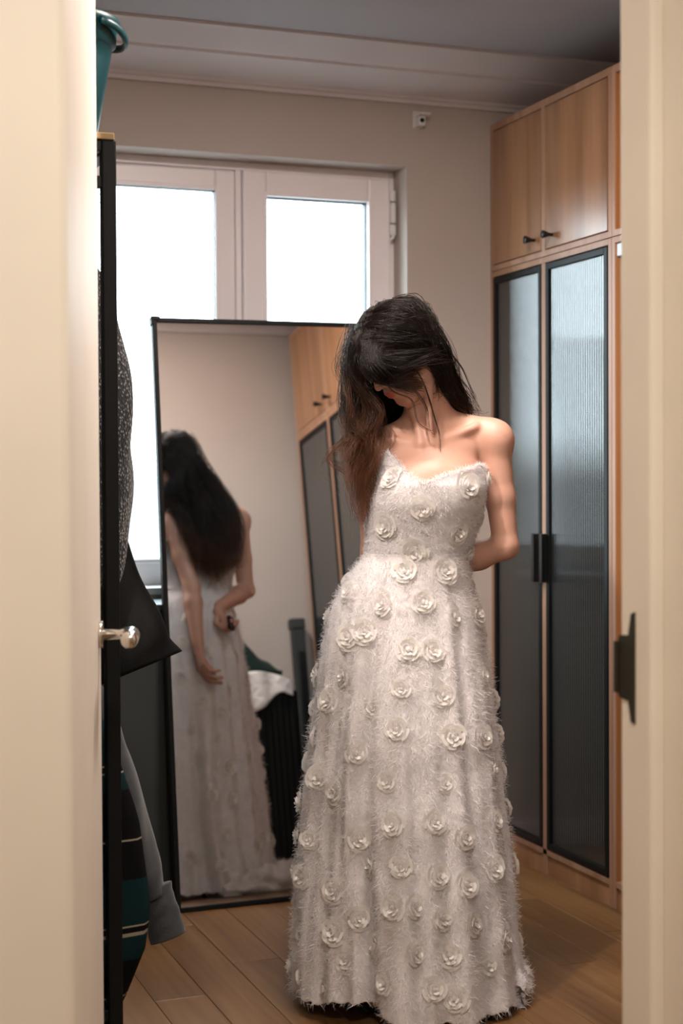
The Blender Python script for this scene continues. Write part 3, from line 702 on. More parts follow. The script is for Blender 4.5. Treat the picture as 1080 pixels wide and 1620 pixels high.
# hands
def hand(w_, d, n, side, curl, thumb, spread=.07, sc_=1.0):
    """w wrist, d direction of the palm, n palm normal (fingers bend towards it), side = +1/-1 gives the thumb side"""
    d = nrm(d); n = nrm(V3(*n)-d*(V3(*n)@d)); s = np.cross(d, n)*side
    cap(w_, w_+d*.03, .0205, .020, .01, flat=(n, .72))
    tips = []
    for i, (off, lp, l1, l2, l3, r) in enumerate(((.027, .080, .038, .024, .019, .0085), (.009, .084, .042, .028, .020, .0088), (-.009, .080, .039, .026, .019, .0083), (-.026, .072, .031, .020, .017, .0074))):
        base = w_+d*lp*sc_+s*off*sc_; st = w_+d*.022+s*off*.45
        cap(st, base, .0125, .0105, .010, flat=(n, .85))
        a = 0; p = base; dd = nrm(d+s*off*spread*8)
        for j, L in enumerate((l1, l2, l3)):
            a += curl[i][j]; q = p+(dd*math.cos(a)+n*math.sin(a))*L*sc_
            cap(p, q, r-.0006*j, r-.0006*(j+1), .004); p = q
        tips.append(p)
    tb = w_+d*.028+s*.020; t1 = tb+nrm(thumb[0])*.038; t2 = t1+nrm(thumb[1])*.030; t3 = t2+nrm(thumb[2])*.022
    cap(w_+d*.012+s*.010, tb, .014, .0135, .008); cap(tb, t1, .0125, .0100, .006); cap(t1, t2, .0100, .0090, .004); cap(t2, t3, .0090, .0080, .004)
    return tips, t3
# right hand hangs down, palm towards the back of the skirt, fingertips turned out to her left
R_d = V3(.02, -.12, -1.0); R_n = V3(.95, -.30, .0)
tR, thR = hand(RW, R_d, R_n, -1, ((.45, .5, .3), (.5, .55, .3), (.55, .6, .35), (.6, .65, .4)), (V3(.25, -.55, -.8), V3(.45, -.45, -.8), V3(.6, -.3, -.7)))
# left hand behind the back, bent down at the wrist, holding a small black thing
L_d = V3(-.25, -.30, -.92); L_n = V3(.35, -.85, .25)
tL, thL = hand(LW_, L_d, L_n, 1, ((.75, .95, .5), (.85, 1.0, .5), (.9, 1.05, .5), (.95, 1.05, .5)), (V3(.05, -.60, -.6), V3(-.25, -.55, -.75), V3(-.35, -.45, -.8)))
# legs and feet
for sx_, fx in ((.075, .06), (-.075, -.07)):
    cap((sx_, -.01, .86), (sx_*.95, .01, .50), .085, .055, .03); cap((sx_*.95, .01, .50), (fx, -.005, .30), .052, .054, .02)
    cap((fx, -.01, .30), (fx, -.02, .11), .052, .032, .02); cap((fx, -.035, .085), (fx*1.05, .075, .040), .030, .028, .015, flat=(V3(0, .3, 1), .8))
    cap((fx*1.05, .075, .040), (fx*1.1, .135, .028), .030, .018, .012, flat=(V3(0, 0, 1), .6))
# head
K = .012
ell(HP(0, -.014, .026), HA, (.0745, .092, .079), .015)
ell(HP(0, .022, -.030), HA, (.060, .062, .078), .02)
ell(HP(0, .050, .035), HA, (.058, .040, .048), .018)
cap(HP(-.014, .062, -.094), HP(.014, .062, -.094), .0165, .0165, .018)
for s in (-1, 1):
    cap(HP(s*.050, .005, -.062), HP(s*.016, .058, -.094), .016, .014, .02)
    ell(HP(s*.036, .058, -.028), HA, (.022, .020, .022), .018)
    ell(HP(s*.074, -.008, -.006), HA, (.007, .018, .030), .006)
    ell(HP(s*.078, -.004, -.004), HA, (.005, .009, .017), .005, sub=True)
cap(HP(-.036, .075, .022), HP(.036, .075, .022), .011, .011, .014)
for s in (-1, 1):
    ell(HP(s*.031, .098, .002), HA, (.019, .016, .013), .010, sub=True)
    ell(HP(s*.031, .0745, .001), HA, (.0145, .0125, .0125), .004)
cap(HP(0, .083, .010), HP(0, .103, -.028), .0075, .0090, .008)
ell(HP(0, .104, -.031), HA, (.0105, .010, .0095), .006)
for s in (-1, 1):
    ell(HP(s*.0115, .094, -.034), HA, (.0085, .0100, .0080), .005)
    ell(HP(s*.006, .100, -.0405), HA, (.0035, .005, .0035), .003, sub=True)
ell(HP(0, .078, -.060), HA, (.030, .016, .022), .012)
ell(HP(0, .0905, -.0575), HA, (.0215, .0085, .0058), .004)
ell(HP(0, .0880, -.0680), HA, (.0185, .0090, .0066), .004)
cap(HP(-.020, .0985, -.0625), HP(.020, .0985, -.0625), .0016, .0016, .003, sub=True)

# surface nets
def surface_nets(D):
    ins = D < 0
    c = ins[:-1, :-1, :-1].astype(np.int8)
    for dx in (0, 1):
        for dy in (0, 1):
            for dz in (0, 1):
                if dx+dy+dz: c = c+ins[dx:dx+D.shape[0]-1, dy:dy+D.shape[1]-1, dz:dz+D.shape[2]-1]
    act = (c > 0) & (c < 8); ids = np.full(act.shape, -1, np.int32); I = np.argwhere(act); ids[act] = np.arange(len(I))
    acc = np.zeros((len(I), 3)); cnt = np.zeros(len(I)); cor = [(x, y, z) for x in (0, 1) for y in (0, 1) for z in (0, 1)]
    for a in cor:
        for ax in range(3):
            if a[ax]: continue
            b_ = list(a); b_[ax] = 1
            va = D[I[:, 0]+a[0], I[:, 1]+a[1], I[:, 2]+a[2]]; vb = D[I[:, 0]+b_[0], I[:, 1]+b_[1], I[:, 2]+b_[2]]
            m_ = (va < 0) != (vb < 0); t = np.where(m_, va/(va-vb+1e-12), 0)
            p = np.array(a, float)[None]+np.zeros((len(I), 3)); p[:, ax] += t; acc[m_] += p[m_]; cnt[m_] += 1
    V = (I+acc/cnt[:, None])*vox+lo
    quads = []
    for ax in range(3):
        o1, o2 = (ax+1) % 3, (ax+2) % 3
        sa = [slice(1, -1)]*3; sa[ax] = slice(0, -1); sb = [slice(1, -1)]*3; sb[ax] = slice(1, None)
        A = ins[tuple(sa)]; B = ins[tuple(sb)]; E = np.argwhere(A != B); E = E+1; E[:, ax] -= 1
        inside = ins[E[:, 0], E[:, 1], E[:, 2]]
        def cid(d1, d2):
            q = E.copy(); q[:, o1] -= d1; q[:, o2] -= d2; return ids[q[:, 0], q[:, 1], q[:, 2]]
        q = np.stack([cid(0, 0), cid(1, 0), cid(1, 1), cid(0, 1)], 1)
        q[~inside] = q[~inside][:, ::-1]; quads.append(q)
    return V, np.concatenate(quads)
BV, BF = surface_nets(D)
# light smoothing
def smooth_mesh(V, Fq, it, lam=.5):
    e = np.concatenate([Fq[:, [0, 1]], Fq[:, [1, 2]], Fq[:, [2, 3]], Fq[:, [3, 0]]])
    for k in range(it):
        s = np.zeros_like(V); c = np.zeros(len(V))
        np.add.at(s, e[:, 0], V[e[:, 1]]); np.add.at(s, e[:, 1], V[e[:, 0]]); np.add.at(c, e[:, 0], 1); np.add.at(c, e[:, 1], 1)
        V = V+lam*(s/np.maximum(c, 1)[:, None]-V)
    return V
BV = smooth_mesh(BV, BF, 2, .45)
# skin tint masks in head space
q = BV-HC; hs_, hf_, hh_ = q@hs, q@hf, q@hu
lips = np.clip(1-np.sqrt((hs_/.024)**2+((hh_+.0628)/.0115)**2+((hf_-.094)/.014)**2)*1.0, 0, 1)*3
lips = np.clip(lips, 0, 1)
scalp = ((hh_ > .045-.35*hf_+.55*np.clip(hf_-.02, 0, 1)) & (hf_ < .082) & (hh_ > -.05) & (np.linalg.norm(q, axis=1) < .14)) | ((hf_ < -.035) & (hh_ > -.055) & (np.linalg.norm(q, axis=1) < .14))
brow = np.clip(1-(np.abs(hh_-.0215-.004*np.cos(hs_*60))/.0045)**2, 0, 1)*((np.abs(hs_) > .014) & (np.abs(hs_) < .046) & (hf_ > .05))
M_skin = mat('skin', (.54, .305, .225), .48, bump=(220, .06, .001))
nt = M_skin.node_tree; p = nt.nodes['Principled BSDF']
p.inputs['Subsurface Weight'].default_value = .22; p.inputs['Subsurface Radius'].default_value = (.012, .005, .003); p.inputs['Subsurface Scale'].default_value = .6
base = (.54, .305, .225, 1)
def mixattr(prev, attr_name, col):
    a = nt.nodes.new('ShaderNodeAttribute'); a.attribute_name = attr_name
    mx_ = nt.nodes.new('ShaderNodeMix'); mx_.data_type = 'RGBA'; nt.links.new(a.outputs['Fac'], mx_.inputs[0])
    if isinstance(prev, tuple): mx_.inputs[6].default_value = prev
    else: nt.links.new(prev, mx_.inputs[6])
    mx_.inputs[7].default_value = col; return mx_.outputs[2]
o1 = mixattr(base, 'lips', (.50, .12, .10, 1)); o2 = mixattr(o1, 'brow', (.06, .03, .02, 1)); o3 = mixattr(o2, 'scalp', (.02, .012, .008, 1))
nt.links.new(o3, p.inputs['Base Color'])
# the figure's root is her body mesh, standing at WG
def rooted(name, V, Fq, material, root_loc=None, parent=None, attr=None, smooth=True):
    o = arrmesh(name, V-(WG if parent is None else 0), Fq, material, parent, smooth, attr)
    if parent is None: o.location = WG
    return o
person = rooted('person', L2W(BV), BF[:, ::-1] if False else BF, M_skin, attr={'lips': lips, 'scalp': scalp.astype(float), 'brow': brow})
tag(person, 'person in a white strapless rose-covered gown, head bowed, arms behind the back', 'person')

# ------------------------------------------------------------------ the gown
def cloth_mat(name, col, rough, transl=.25, bumpy=None, sheen=.2):
    m_ = mat(name, col, rough, noise=(40, .05)); nt = m_.node_tree; p = nt.nodes['Principled BSDF']
    p.inputs['Sheen Weight'].default_value = sheen
    if bumpy:
        tc = nt.nodes.new('ShaderNodeTexCoord'); mp = nt.nodes.new('ShaderNodeMapping'); mp.inputs['Scale'].default_value = bumpy[0]
        nt.links.new(tc.outputs['Object'], mp.inputs[0])
        n = nt.nodes.new('ShaderNodeTexNoise'); n.inputs['Scale'].default_value = 1; n.inputs['Detail'].default_value = 3; n.inputs['Distortion'].default_value = 1.5
        nt.links.new(mp.outputs[0], n.inputs[0]); b = nt.nodes.new('ShaderNodeBump'); b.inputs['Strength'].default_value = bumpy[1]; b.inputs['Distance'].default_value = .004
        nt.links.new(n.outputs[0], b.inputs['Height']); nt.links.new(b.outputs[0], p.inputs['Normal'])
    tl = nt.nodes.new('ShaderNodeBsdfTranslucent'); tl.inputs[0].default_value = (*col, 1)
    mx_ = nt.nodes.new('ShaderNodeMixShader'); mx_.inputs[0].default_value = transl
    out = nt.nodes['Material Output']; nt.links.new(p.outputs[0], mx_.inputs[1]); nt.links.new(tl.outputs[0], mx_.inputs[2]); nt.links.new(mx_.outputs[0], out.inputs[0])
    return m_
M_gown = cloth_mat('gown_tulle', (.82, .785, .785), .75, .08, ((90, 90, 55), .55))
M_fringe = cloth_mat('gown_eyelash_fringe', (.87, .845, .845), .55, .30)
M_rose = cloth_mat('rose_organza', (.88, .85, .81), .6, .30, sheen=.1)

DEG = math.pi/180
# vertical folds: angle, depth at the hem, width
FOLDS = [(141, .022, 5), (130, .018, 4.5), (121, .020, 4), (112, .032, 4.5), (109, .010, 9), (86, .007, 3), (66, .010, 8), (48, .014, 6), (27, .012, 7), (8, .014, 7),
         (153, .018, 5), (164, .016, 5), (173, .014, 6), (190, .018, 7), (208, .024, 6), (226, .016, 6), (243, .030, 6), (262, .028, 7), (281, .026, 6), (300, .024, 7), (318, .018, 6), (337, .018, 7)]
def fold(ph, z):
    s_ = np.clip((1.03-z)/.95, 0, 1)**.75; r = np.zeros_like(ph)
    for a, d_, w_ in FOLDS:
        a2 = (a+2.5*np.sin(z*4+a))*DEG
        dd = (ph-a2+math.pi) % (2*math.pi)-math.pi
        r -= d_*np.exp(-(dd/(w_*DEG*(.7+.5*s_)))**2)
    r += .005*np.cos(11*ph+1.3)+.003*np.cos(23*ph+z*3)+.004
    return r*s_*1.5
def skirt_pt(ph, z):
    c, a, cv, b_ = prof_at(z); g_ = .007+.012*np.clip((.95-z)/.5, 0, 1)*0
    f_ = fold(ph, z); back = np.clip(-np.sin(ph), 0, 1)*np.clip((.5-z)/.5, 0, 1)**2*.05
    return np.stack([c+(a+g_+f_)*np.cos(ph), cv+(b_+g_+.004+f_+back)*np.sin(ph), z+0*ph], -1)
def hem_z(ph):
    d = ph/DEG % 360
    h = np.interp(d, [0, 60, 95, 104, 118, 150, 200, 250, 300, 360], [.022, .020, .026, .046, .060, .036, .018, .016, .016, .022])
    return h+.0025*np.sin(17*ph)+.0025*np.sin(41*ph+1)
def bod_z(ph):
    d = (ph/DEG) % 360
    return np.interp(d, [0, 14, 24, 32, 60, 85, 96, 102, 115, 135, 150, 157, 175, 200, 270, 340, 360],
                     [1.228, 1.246, 1.255, 1.257, 1.243, 1.226, 1.214, 1.215, 1.232, 1.268, 1.288, 1.284, 1.235, 1.19, 1.155, 1.19, 1.228])
def bod_pt(ph, z):
    c, a, cv, b_ = prof_at(z)
    bump = .011*np.exp(-((z-1.185)/.045)**2)*(np.exp(-((ph-62*DEG)/.42)**2)+np.exp(-((ph-122*DEG)/.42)**2))
    crease = -.0015*np.exp(-((z-1.048)/.010)**2)
    gap = .006*np.exp(-((ph/DEG-22)/16)**2)*np.clip((z-1.18)/.07, 0, 1)
    o_ = .005+bump+crease+gap
    return np.stack([c+(a+o_)*np.cos(ph), cv+(b_+o_+.003)*np.sin(ph), z+0*ph], -1)
def grid_mesh(fn, z_lo, z_hi, nphi, nz, power=1.0):
    ph = np.linspace(0, 2*math.pi, nphi, endpoint=False); t = np.linspace(0, 1, nz)**power
    PH, T = np.meshgrid(ph, t); Z = z_hi(PH)*(1-T)+z_lo(PH)*T
    V = fn(PH, Z).reshape(-1, 3); i = np.arange(nz-1)[:, None]*nphi; k = np.arange(nphi)[None]
    k2 = (k+1) % nphi
    Fq = np.stack([i+k, i+nphi+k, i+nphi+k2, i+k2], -1).reshape(-1, 4)
    return V, Fq
SV, SF = grid_mesh(skirt_pt, hem_z, lambda p: 1.05+0*p, 640, 240)
BOV, BOF = grid_mesh(bod_pt, lambda p: 1.045+0*p, bod_z, 300, 60)
wob = lambda V, a: V+a*np.stack([np.sin(V[:, 2]*37+V[:, 0]*53)*np.cos(V[:, 1]*47), np.sin(V[:, 2]*41+V[:, 1]*31+2), 0*V[:, 0]], -1)
SV = wob(SV, .0016); BOV = wob(BOV, .0008)
skirt = rooted('skirt', L2W(SV), SF[:, ::-1], M_gown, parent=person)
bodice = rooted('bodice', L2W(BOV), BOF[:, ::-1], M_gown, parent=person)
skirt['label'] = 'full floor-length white skirt with vertical folds'; bodice['label'] = 'strapless white sweetheart bodice'
for o in (skirt, bodice):
    sd = o.modifiers.new('s', 'SOLIDIFY'); sd.thickness = .002; sd.offset = -1

# train gathered on the floor at her left and behind
tp = np.array([(-.10, -.22), (.02, -.255), (.13, -.245), (.21, -.19), (.235, -.12), (.247, -.04), (.248, .04), (.240, .11)])
tr_r = [.02, .045, .050, .050, .048, .046, .046, .036]
n = 60; ti = np.linspace(0, 1, n); tt = np.linspace(0, 1, len(tp))
ctr = np.stack([np.interp(ti, tt, tp[:, 0]), np.interp(ti, tt, tp[:, 1])], 1); rr = np.interp(ti, tt, tr_r)
TVs = []
for i in range(n):
    dxy = ctr[min(i+1, n-1)]-ctr[max(i-1, 0)]; dxy /= np.linalg.norm(dxy); sd_ = np.array([dxy[1], -dxy[0]])
    for k in range(36):
        a = 2*math.pi*k/36; r = rr[i]*(1+.16*math.sin(5*a+ti[i]*31)+.13*math.sin(3*a-ti[i]*47)+.10*math.sin(8*a+ti[i]*70))
        z = rr[i]*.85+r*math.sin(a)*.88; e = sd_*r*math.cos(a)*.85
        TVs.append((ctr[i][0]+e[0], ctr[i][1]+e[1], max(z, .003)))
TVs = np.array(TVs); i = np.arange(n-1)[:, None]*36; k = np.arange(36)[None]; k2 = (k+1) % 36
TFs = np.stack([i+k, i+k2, i+36+k2, i+36+k], -1).reshape(-1, 4)
train = rooted('train', L2W(TVs), TFs, M_gown, parent=person); train['label'] = 'bunched end of the train on the floor'

# roses: three petalled rosettes, copied over the gown
def rose_mesh(seed):
    r_ = random.Random(seed); vs, fs = [], []
    npet = 15
    for i in range(npet):
        t = i/(npet-1); r = .003+.0235*t**.85; a0 = i*2.4+r_.uniform(-.2, .2); wd = (1.5-.25*t)
        hgt = .0095-.0035*t+r_.uniform(-.001, .001); lean = .15+1.0*t; nu, nv = 6, 3; o = len(vs)
        for v in range(nv):
            for u in range(nu):
                uu = u/(nu-1)*2-1; vv = v/(nv-1); a = a0+uu*wd*.5*(1-.10*vv)
                rad_ = r*(.82)+vv*hgt*math.sin(lean)*1.0+.0015*abs(uu)*vv; z = .001+(1-t)*.004+vv*hgt*math.cos(lean)*(1-.35*abs(uu)**2)+(.0008 if v == 2 else 0)*math.sin(5*uu+i)
                if v == nv-1: rad_ += .0022*(1-abs(uu)); z -= .0006
                vs.append((rad_*math.cos(a), rad_*math.sin(a), z))
        for v in range(nv-1):
            for u in range(nu-1): q_ = o+v*nu+u; fs.append((q_, q_+1, q_+nu+1, q_+nu))
    o = len(vs); vs += [(0.0, 0.0, .010)]+[(.0045*math.cos(a*.785), .0045*math.sin(a*.785), .006) for a in range(8)]
    fs += [(o, o+1+a, o+1+(a+1) % 8) for a in range(8)]
    me = bpy.data.meshes.new('rose'); me.from_pydata(vs, [], fs); me.polygons.foreach_set('use_smooth', [True]*len(fs)); me.materials.append(M_rose); me.update(); return me
ROSES = [rose_mesh(k) for k in range(4)]
def surf_normals(V, Fq):
    a, b_, c = V[Fq[:, 0]], V[Fq[:, 1]], V[Fq[:, 2]]; n_ = np.cross(b_-a, c-a); N = np.zeros_like(V)
    for k in range(4): np.add.at(N, Fq[:, k], n_)
    return nrm(N)
WS, WB, WT_ = L2W(SV), L2W(BOV), L2W(TVs)
NS, NBo, NT = surf_normals(WS, SF[:, ::-1]), surf_normals(WB, BOF[:, ::-1]), surf_normals(WT_, TFs)
def outward(W, N):      # make sure normals point away from her axis
    c = W-np.array([WG[0], WG[1], 0]); c[:, 2] = 0; s_ = np.sign(np.sum((N*c).sum(1))); return N*(s_ if s_ else 1)
NS, NBo = outward(WS, NS), outward(WB, NBo)
ct = np.repeat(L2W(np.column_stack([ctr, rr*.85])), 36, axis=0); NT = NT*np.sign(((WT_-ct)*NT).sum()+1e-9)
def place_rose(parent, P, N, sc_):
    o = bpy.data.objects.new('rose', ROSES[random.randrange(4)]); COL.objects.link(o); o.parent = parent
    o.location = Vector(P+N*.002-parent_loc(parent)); qd = Vector(N).to_track_quat('Z', 'Y'); o.rotation_mode = 'QUATERNION'
    o.rotation_quaternion = qd @ Matrix.Rotation(random.uniform(0, 6.28), 3, 'Z').to_quaternion(); o.scale = (sc_, sc_, sc_)
def project(W):
    q_ = W-EYE; z = q_@Fc; return 540+2450*(q_@Rc)/z, 810-2450*(q_@Uc)/z
placed = []
def seeded(parent, W, N, pts, sc_=1.16):
    px_, py_ = project(W); front = (N@(-Fc)) > .05
    for (x_, y_) in pts:
        d = (px_-x_)**2+(py_-y_)**2+(~front)*1e9; i_ = int(np.argmin(d)); placed.append(W[i_]); place_rose(parent, W[i_], N[i_], sc_*random.uniform(.92, 1.08))
seeded(bodice, WB, NBo, [(622, 757), (668, 802), (738, 768), (722, 842), (610, 832), (656, 872)])
seeded(skirt, WS, NS, [(640, 905), (702, 903), (607, 955), (668, 952), (715, 975), (752, 972), (553, 1006), (645, 1027), (683, 1030), (575, 1000), (545, 1070), (520, 1108), (560, 1190), (628, 1155), (716, 1166), (762, 1165), (700, 1100), (515, 1170),
   (505, 1230), (532, 1250), (566, 1325), (622, 1305), (686, 1300), (733, 1325), (590, 1370), (780, 1375), (690, 1385), (737, 1400), (480, 1385), (528, 1408), (622, 1435), (655, 1432), (697, 1450), (746, 1462), (528, 1475), (565, 1452), (597, 1495), (655, 1507), (710, 1510), (797, 1485), (770, 1527), (549, 1520), (610, 1557), (685, 1565), (720, 1578), (467, 1270), (470, 1320), (478, 1065), (482, 1480)])
def scatter(parent, W, N, dist, sc_, keep=lambda p: True, tries=6000, cap_=400):
    c_ = 0
    for i_ in rng.integers(0, len(W), tries):
        P = W[i_]
        if not keep(P) or (placed and np.min(np.sum((np.array(placed)-P)**2, 1)) < dist**2): continue
        placed.append(P); place_rose(parent, P, N[i_], sc_*random.uniform(.85, 1.1)); c_ += 1
        if c_ >= cap_: break
scatter(skirt, WS, NS, .082, 1.0, keep=lambda P: .07 < P[2] < 1.0, cap_=150)
scatter(bodice, WB, NBo, .085, 1.0, cap_=20)
scatter(train, WT_, NT, .06, .9, keep=lambda P: P[2] > .04, cap_=10)

# eyelash fringe: fine fibres standing out of the tulle
def fibres(name, parent, W, N, Fq, count, L0, L1, width=.0005, keep=None):
    tri_a = np.linalg.norm(np.cross(W[Fq[:, 1]]-W[Fq[:, 0]], W[Fq[:, 3]]-W[Fq[:, 0]]), axis=1); pr = tri_a/tri_a.sum()
    fi = rng.choice(len(Fq), count, p=pr); a, b_ = rng.random((2, count, 1))
    P = W[Fq[fi, 0]]*(1-a)*(1-b_)+W[Fq[fi, 1]]*a*(1-b_)+W[Fq[fi, 2]]*a*b_+W[Fq[fi, 3]]*(1-a)*b_
    n_ = N[Fq[fi, 0]]
    if keep is not None: kk = keep(P); P, n_ = P[kk], n_[kk]
    c_ = len(P); t = rng.normal(0, 1, (c_, 3)); t -= n_*(t*n_).sum(1, keepdims=True); t = nrm(t); t2 = nrm(np.cross(n_, t))
    L = rng.uniform(L0, L1, (c_, 1)); out_ = rng.uniform(.15, 1.0, (c_, 1))
    bend = rng.uniform(-.4, .4, (c_, 1))
    p0 = P-n_*.0005; p1 = P+L*.5*(n_*out_+t*(1-.4*out_)); p2 = P+L*(n_*out_*.75+t*(1.1-.4*out_)+t2*bend)+np.array([0, 0, -1.])*L*.1
    w_ = width
    V = np.stack([p0-t2*w_, p0+t2*w_, p1-t2*w_*.8, p1+t2*w_*.8, p2-t2*w_*.3, p2+t2*w_*.3], 1).reshape(-1, 3)
    b0 = np.arange(c_)[:, None]*6
    Fb = np.concatenate([b0+np.array([[0, 1, 3, 2]]), b0+np.array([[2, 3, 5, 4]])])
    o = rooted(name, V, Fb, M_fringe, parent=parent); o['kind'] = 'stuff'; return o
fibres('fringe', skirt, WS, NS, SF, 80000, .009, .023, .00042)
fibres('fringe', bodice, WB, NBo, BOF, 24000, .007, .016, .0004)
fibres('fringe', train, WT_, NT, TFs, 9000, .010, .022)
# longer tufts along the neckline
top = WB[:300]; nt_ = NBo[:300]; FT = np.stack([np.arange(300), (np.arange(300)+1) % 300, (np.arange(300)+1) % 300+300, np.arange(300)+300], 1)
up_ = nrm(nt_*.35+np.array([0, 0, 1.]))
fibres('neckline_fringe', bodice, WB[:600], np.concatenate([up_, up_]), FT, 1500, .010, .020)

# shoes
def shoe(cx_, yaw_):
    vs = []; n = 22
    for i in range(n):
        t = i/(n-1); y_ = -.075+.235*t; z0 = .085*(1-np.clip(t/.55, 0, 1))**1.4+.004; hw = .028+.010*math.sin(t*math.pi*.95+.2)-.030*np.clip((t-.8)/.2, 0, 1)**1.6*.9
        top_ = z0+np.interp(t, [0, .15, .4, .6, .8, 1], [.055, .045, .018, .030, .032, .012])
        for k in range(16):
            a = 2*math.pi*k/16; x_ = hw*math.cos(a); z_ = (z0+top_)/2+(top_-z0)/2*math.sin(a); X_ = cx_+x_*math.cos(yaw_)+y_*math.sin(yaw_); Y_ = -x_*math.sin(yaw_)+y_*math.cos(yaw_)
            vs.append((X_, Y_, z_))
    i = np.arange(n-1)[:, None]*16; k = np.arange(16)[None]; k2 = (k+1) % 16
    Fq = np.stack([i+k, i+k2, i+16+k2, i+16+k], -1).reshape(-1, 4)
    o = rooted('shoe', L2W(np.array(vs)), Fq, M_shoe, parent=person, smooth=True)
    hx, hy = cx_-.062*math.sin(yaw_), -.062*math.cos(yaw_)
    pts = L2W(np.array([(hx, hy, .088), (hx, hy, .05), (hx, hy, .0)])); MB().tube(pts, [.017, .008, .006], 10).build('heel', M_shoe, o, smooth=True)
M_shoe = mat('dark_shoe_leather', (.03, .035, .03), .2)
shoe(.066, .1); shoe(-.074, -.12)
# the small black thing she holds behind her back
cH = (tL[0]+tL[1]+thL)/3; hx_ = nrm(np.cross(L_d, L_n)); ax_ = nrm(L_n); dz_ = nrm(np.cross(hx_, ax_))
vs = [cH+hx_*a*.014+ax_*b_*.007+dz_*c_*.026 for a in (-1, 1) for b_ in (-1, 1) for c_ in (-1, 1)]
hb = MB().add([tuple(q_) for q_ in L2W(np.array(vs))], [(0, 1, 3, 2), (4, 6, 7, 5), (0, 4, 5, 1), (2, 3, 7, 6), (0, 2, 6, 4), (1, 5, 7, 3)])
o = hb.build('remote', M_blackgloss, bevel=.003); tag(o, 'small black object held in the left hand behind the back', 'remote')

# ------------------------------------------------------------------ hair
def sdf(P):
    g_ = (P-lo)/vox; i0 = np.clip(np.floor(g_).astype(int), 0, dims-2); f_ = np.clip(g_-i0, 0, 1); r = 0
    for a in (0, 1):
        for b_ in (0, 1):
            for c_ in (0, 1):
                w_ = (f_[..., 0] if a else 1-f_[..., 0])*(f_[..., 1] if b_ else 1-f_[..., 1])*(f_[..., 2] if c_ else 1-f_[..., 2])
                r = r+w_*D[i0[..., 0]+a, i0[..., 1]+b_, i0[..., 2]+c_]
    return r
def push(P, layer, it=5):
    e = .006
    for _ in range(it):
        d = sdf(P); g_ = np.stack([sdf(P+np.eye(3)[k]*e)-sdf(P-np.eye(3)[k]*e) for k in range(3)], -1); g_ = nrm(g_)
        m_ = np.clip(layer-d, 0, .03); P = P+g_*m_[..., None]
    return P
scV = BV[scalp]; sq = scV-HC; ss, sf, sh = sq@hs, sq@hf, sq@hu
NP = 28; SUB = 3
def spline(pts):
    pts = np.array(pts); d = np.r_[0, np.cumsum(np.linalg.norm(np.diff(pts, axis=0), axis=1)**.5)]; t = np.linspace(0, d[-1], NP)
    n_ = len(pts); tg = np.gradient(pts, d, axis=0); out_ = np.zeros((NP, 3))
    for i_, x_ in enumerate(t):
        k = min(np.searchsorted(d, x_, 'right')-1, n_-2); h_ = d[k+1]-d[k]; u = (x_-d[k])/h_
        out_[i_] = (2*u**3-3*u**2+1)*pts[k]+(u**3-2*u**2+u)*h_*tg[k]+(-2*u**3+3*u**2)*pts[k+1]+(u**3-u**2)*h_*tg[k+1]
    return out_
G = []; TIPC = []      # guides: (points, layer, clump radius, wave amplitude)
J = lambda s_: rng.normal(0, s_)
def roots(mask, n_): ii = np.flatnonzero(mask); return scV[rng.choice(ii, n_)]
PART = -.012
for r0 in roots((ss < PART) & (sf > -.045) & (sh > -.02), 62):     # her right side: falls in front of the right shoulder
    q0 = r0-HC; f0 = q0@hf; a = np.clip((f0+.04)/.12, 0, 1)
    u1, v1 = -.090-.050*a+J(.008), .045+.03*a+J(.02)
    pts = [r0, r0+hf*.018*a+hu*.006-hs*.012, V3(u1+.015, v1, 1.565-.04*(1-a)+J(.012)), V3(u1-.004, v1, 1.48+J(.01)), V3(-.112+.038*rng.uniform(-1, 1)+.02*(1-a), .045+J(.02), 1.36), V3(-.106+J(.022), .050+J(.018), 1.285)]
    L = rng.uniform(.0, 1)
    if L > .35: pts.append(V3(-.098+J(.018), .050+J(.015), 1.22))
    if L > .7: pts.append(V3(-.090+J(.012), .045+J(.01), 1.22-.35*(L-.65)))
    G.append((pts, rng.uniform(.004, .018), .0055, .013))
for r0 in roots((ss < PART+.02) & (sf < .02) & (sf > -.12), 55):     # back of the head, down the back
    w_ = rng.uniform(-1, 1)
    pts = [r0, r0-hf*.007+hu*.001, V3(.030+.065*w_, -.070+J(.012)-.01*w_, 1.45), V3(.045+.080*w_, -.112+J(.014), 1.34), V3(.035+.092*w_+J(.012), -.135+J(.012), 1.22), V3(.030+.065*w_+J(.015), -.145+J(.015), 1.13)]
    pts.append(V3(.015+.04*w_+J(.02), -.140+J(.015), 1.12-rng.uniform(0, .10)*(1-.6*abs(w_))))
    G.append((pts, rng.uniform(.004, .024), .008, .018))
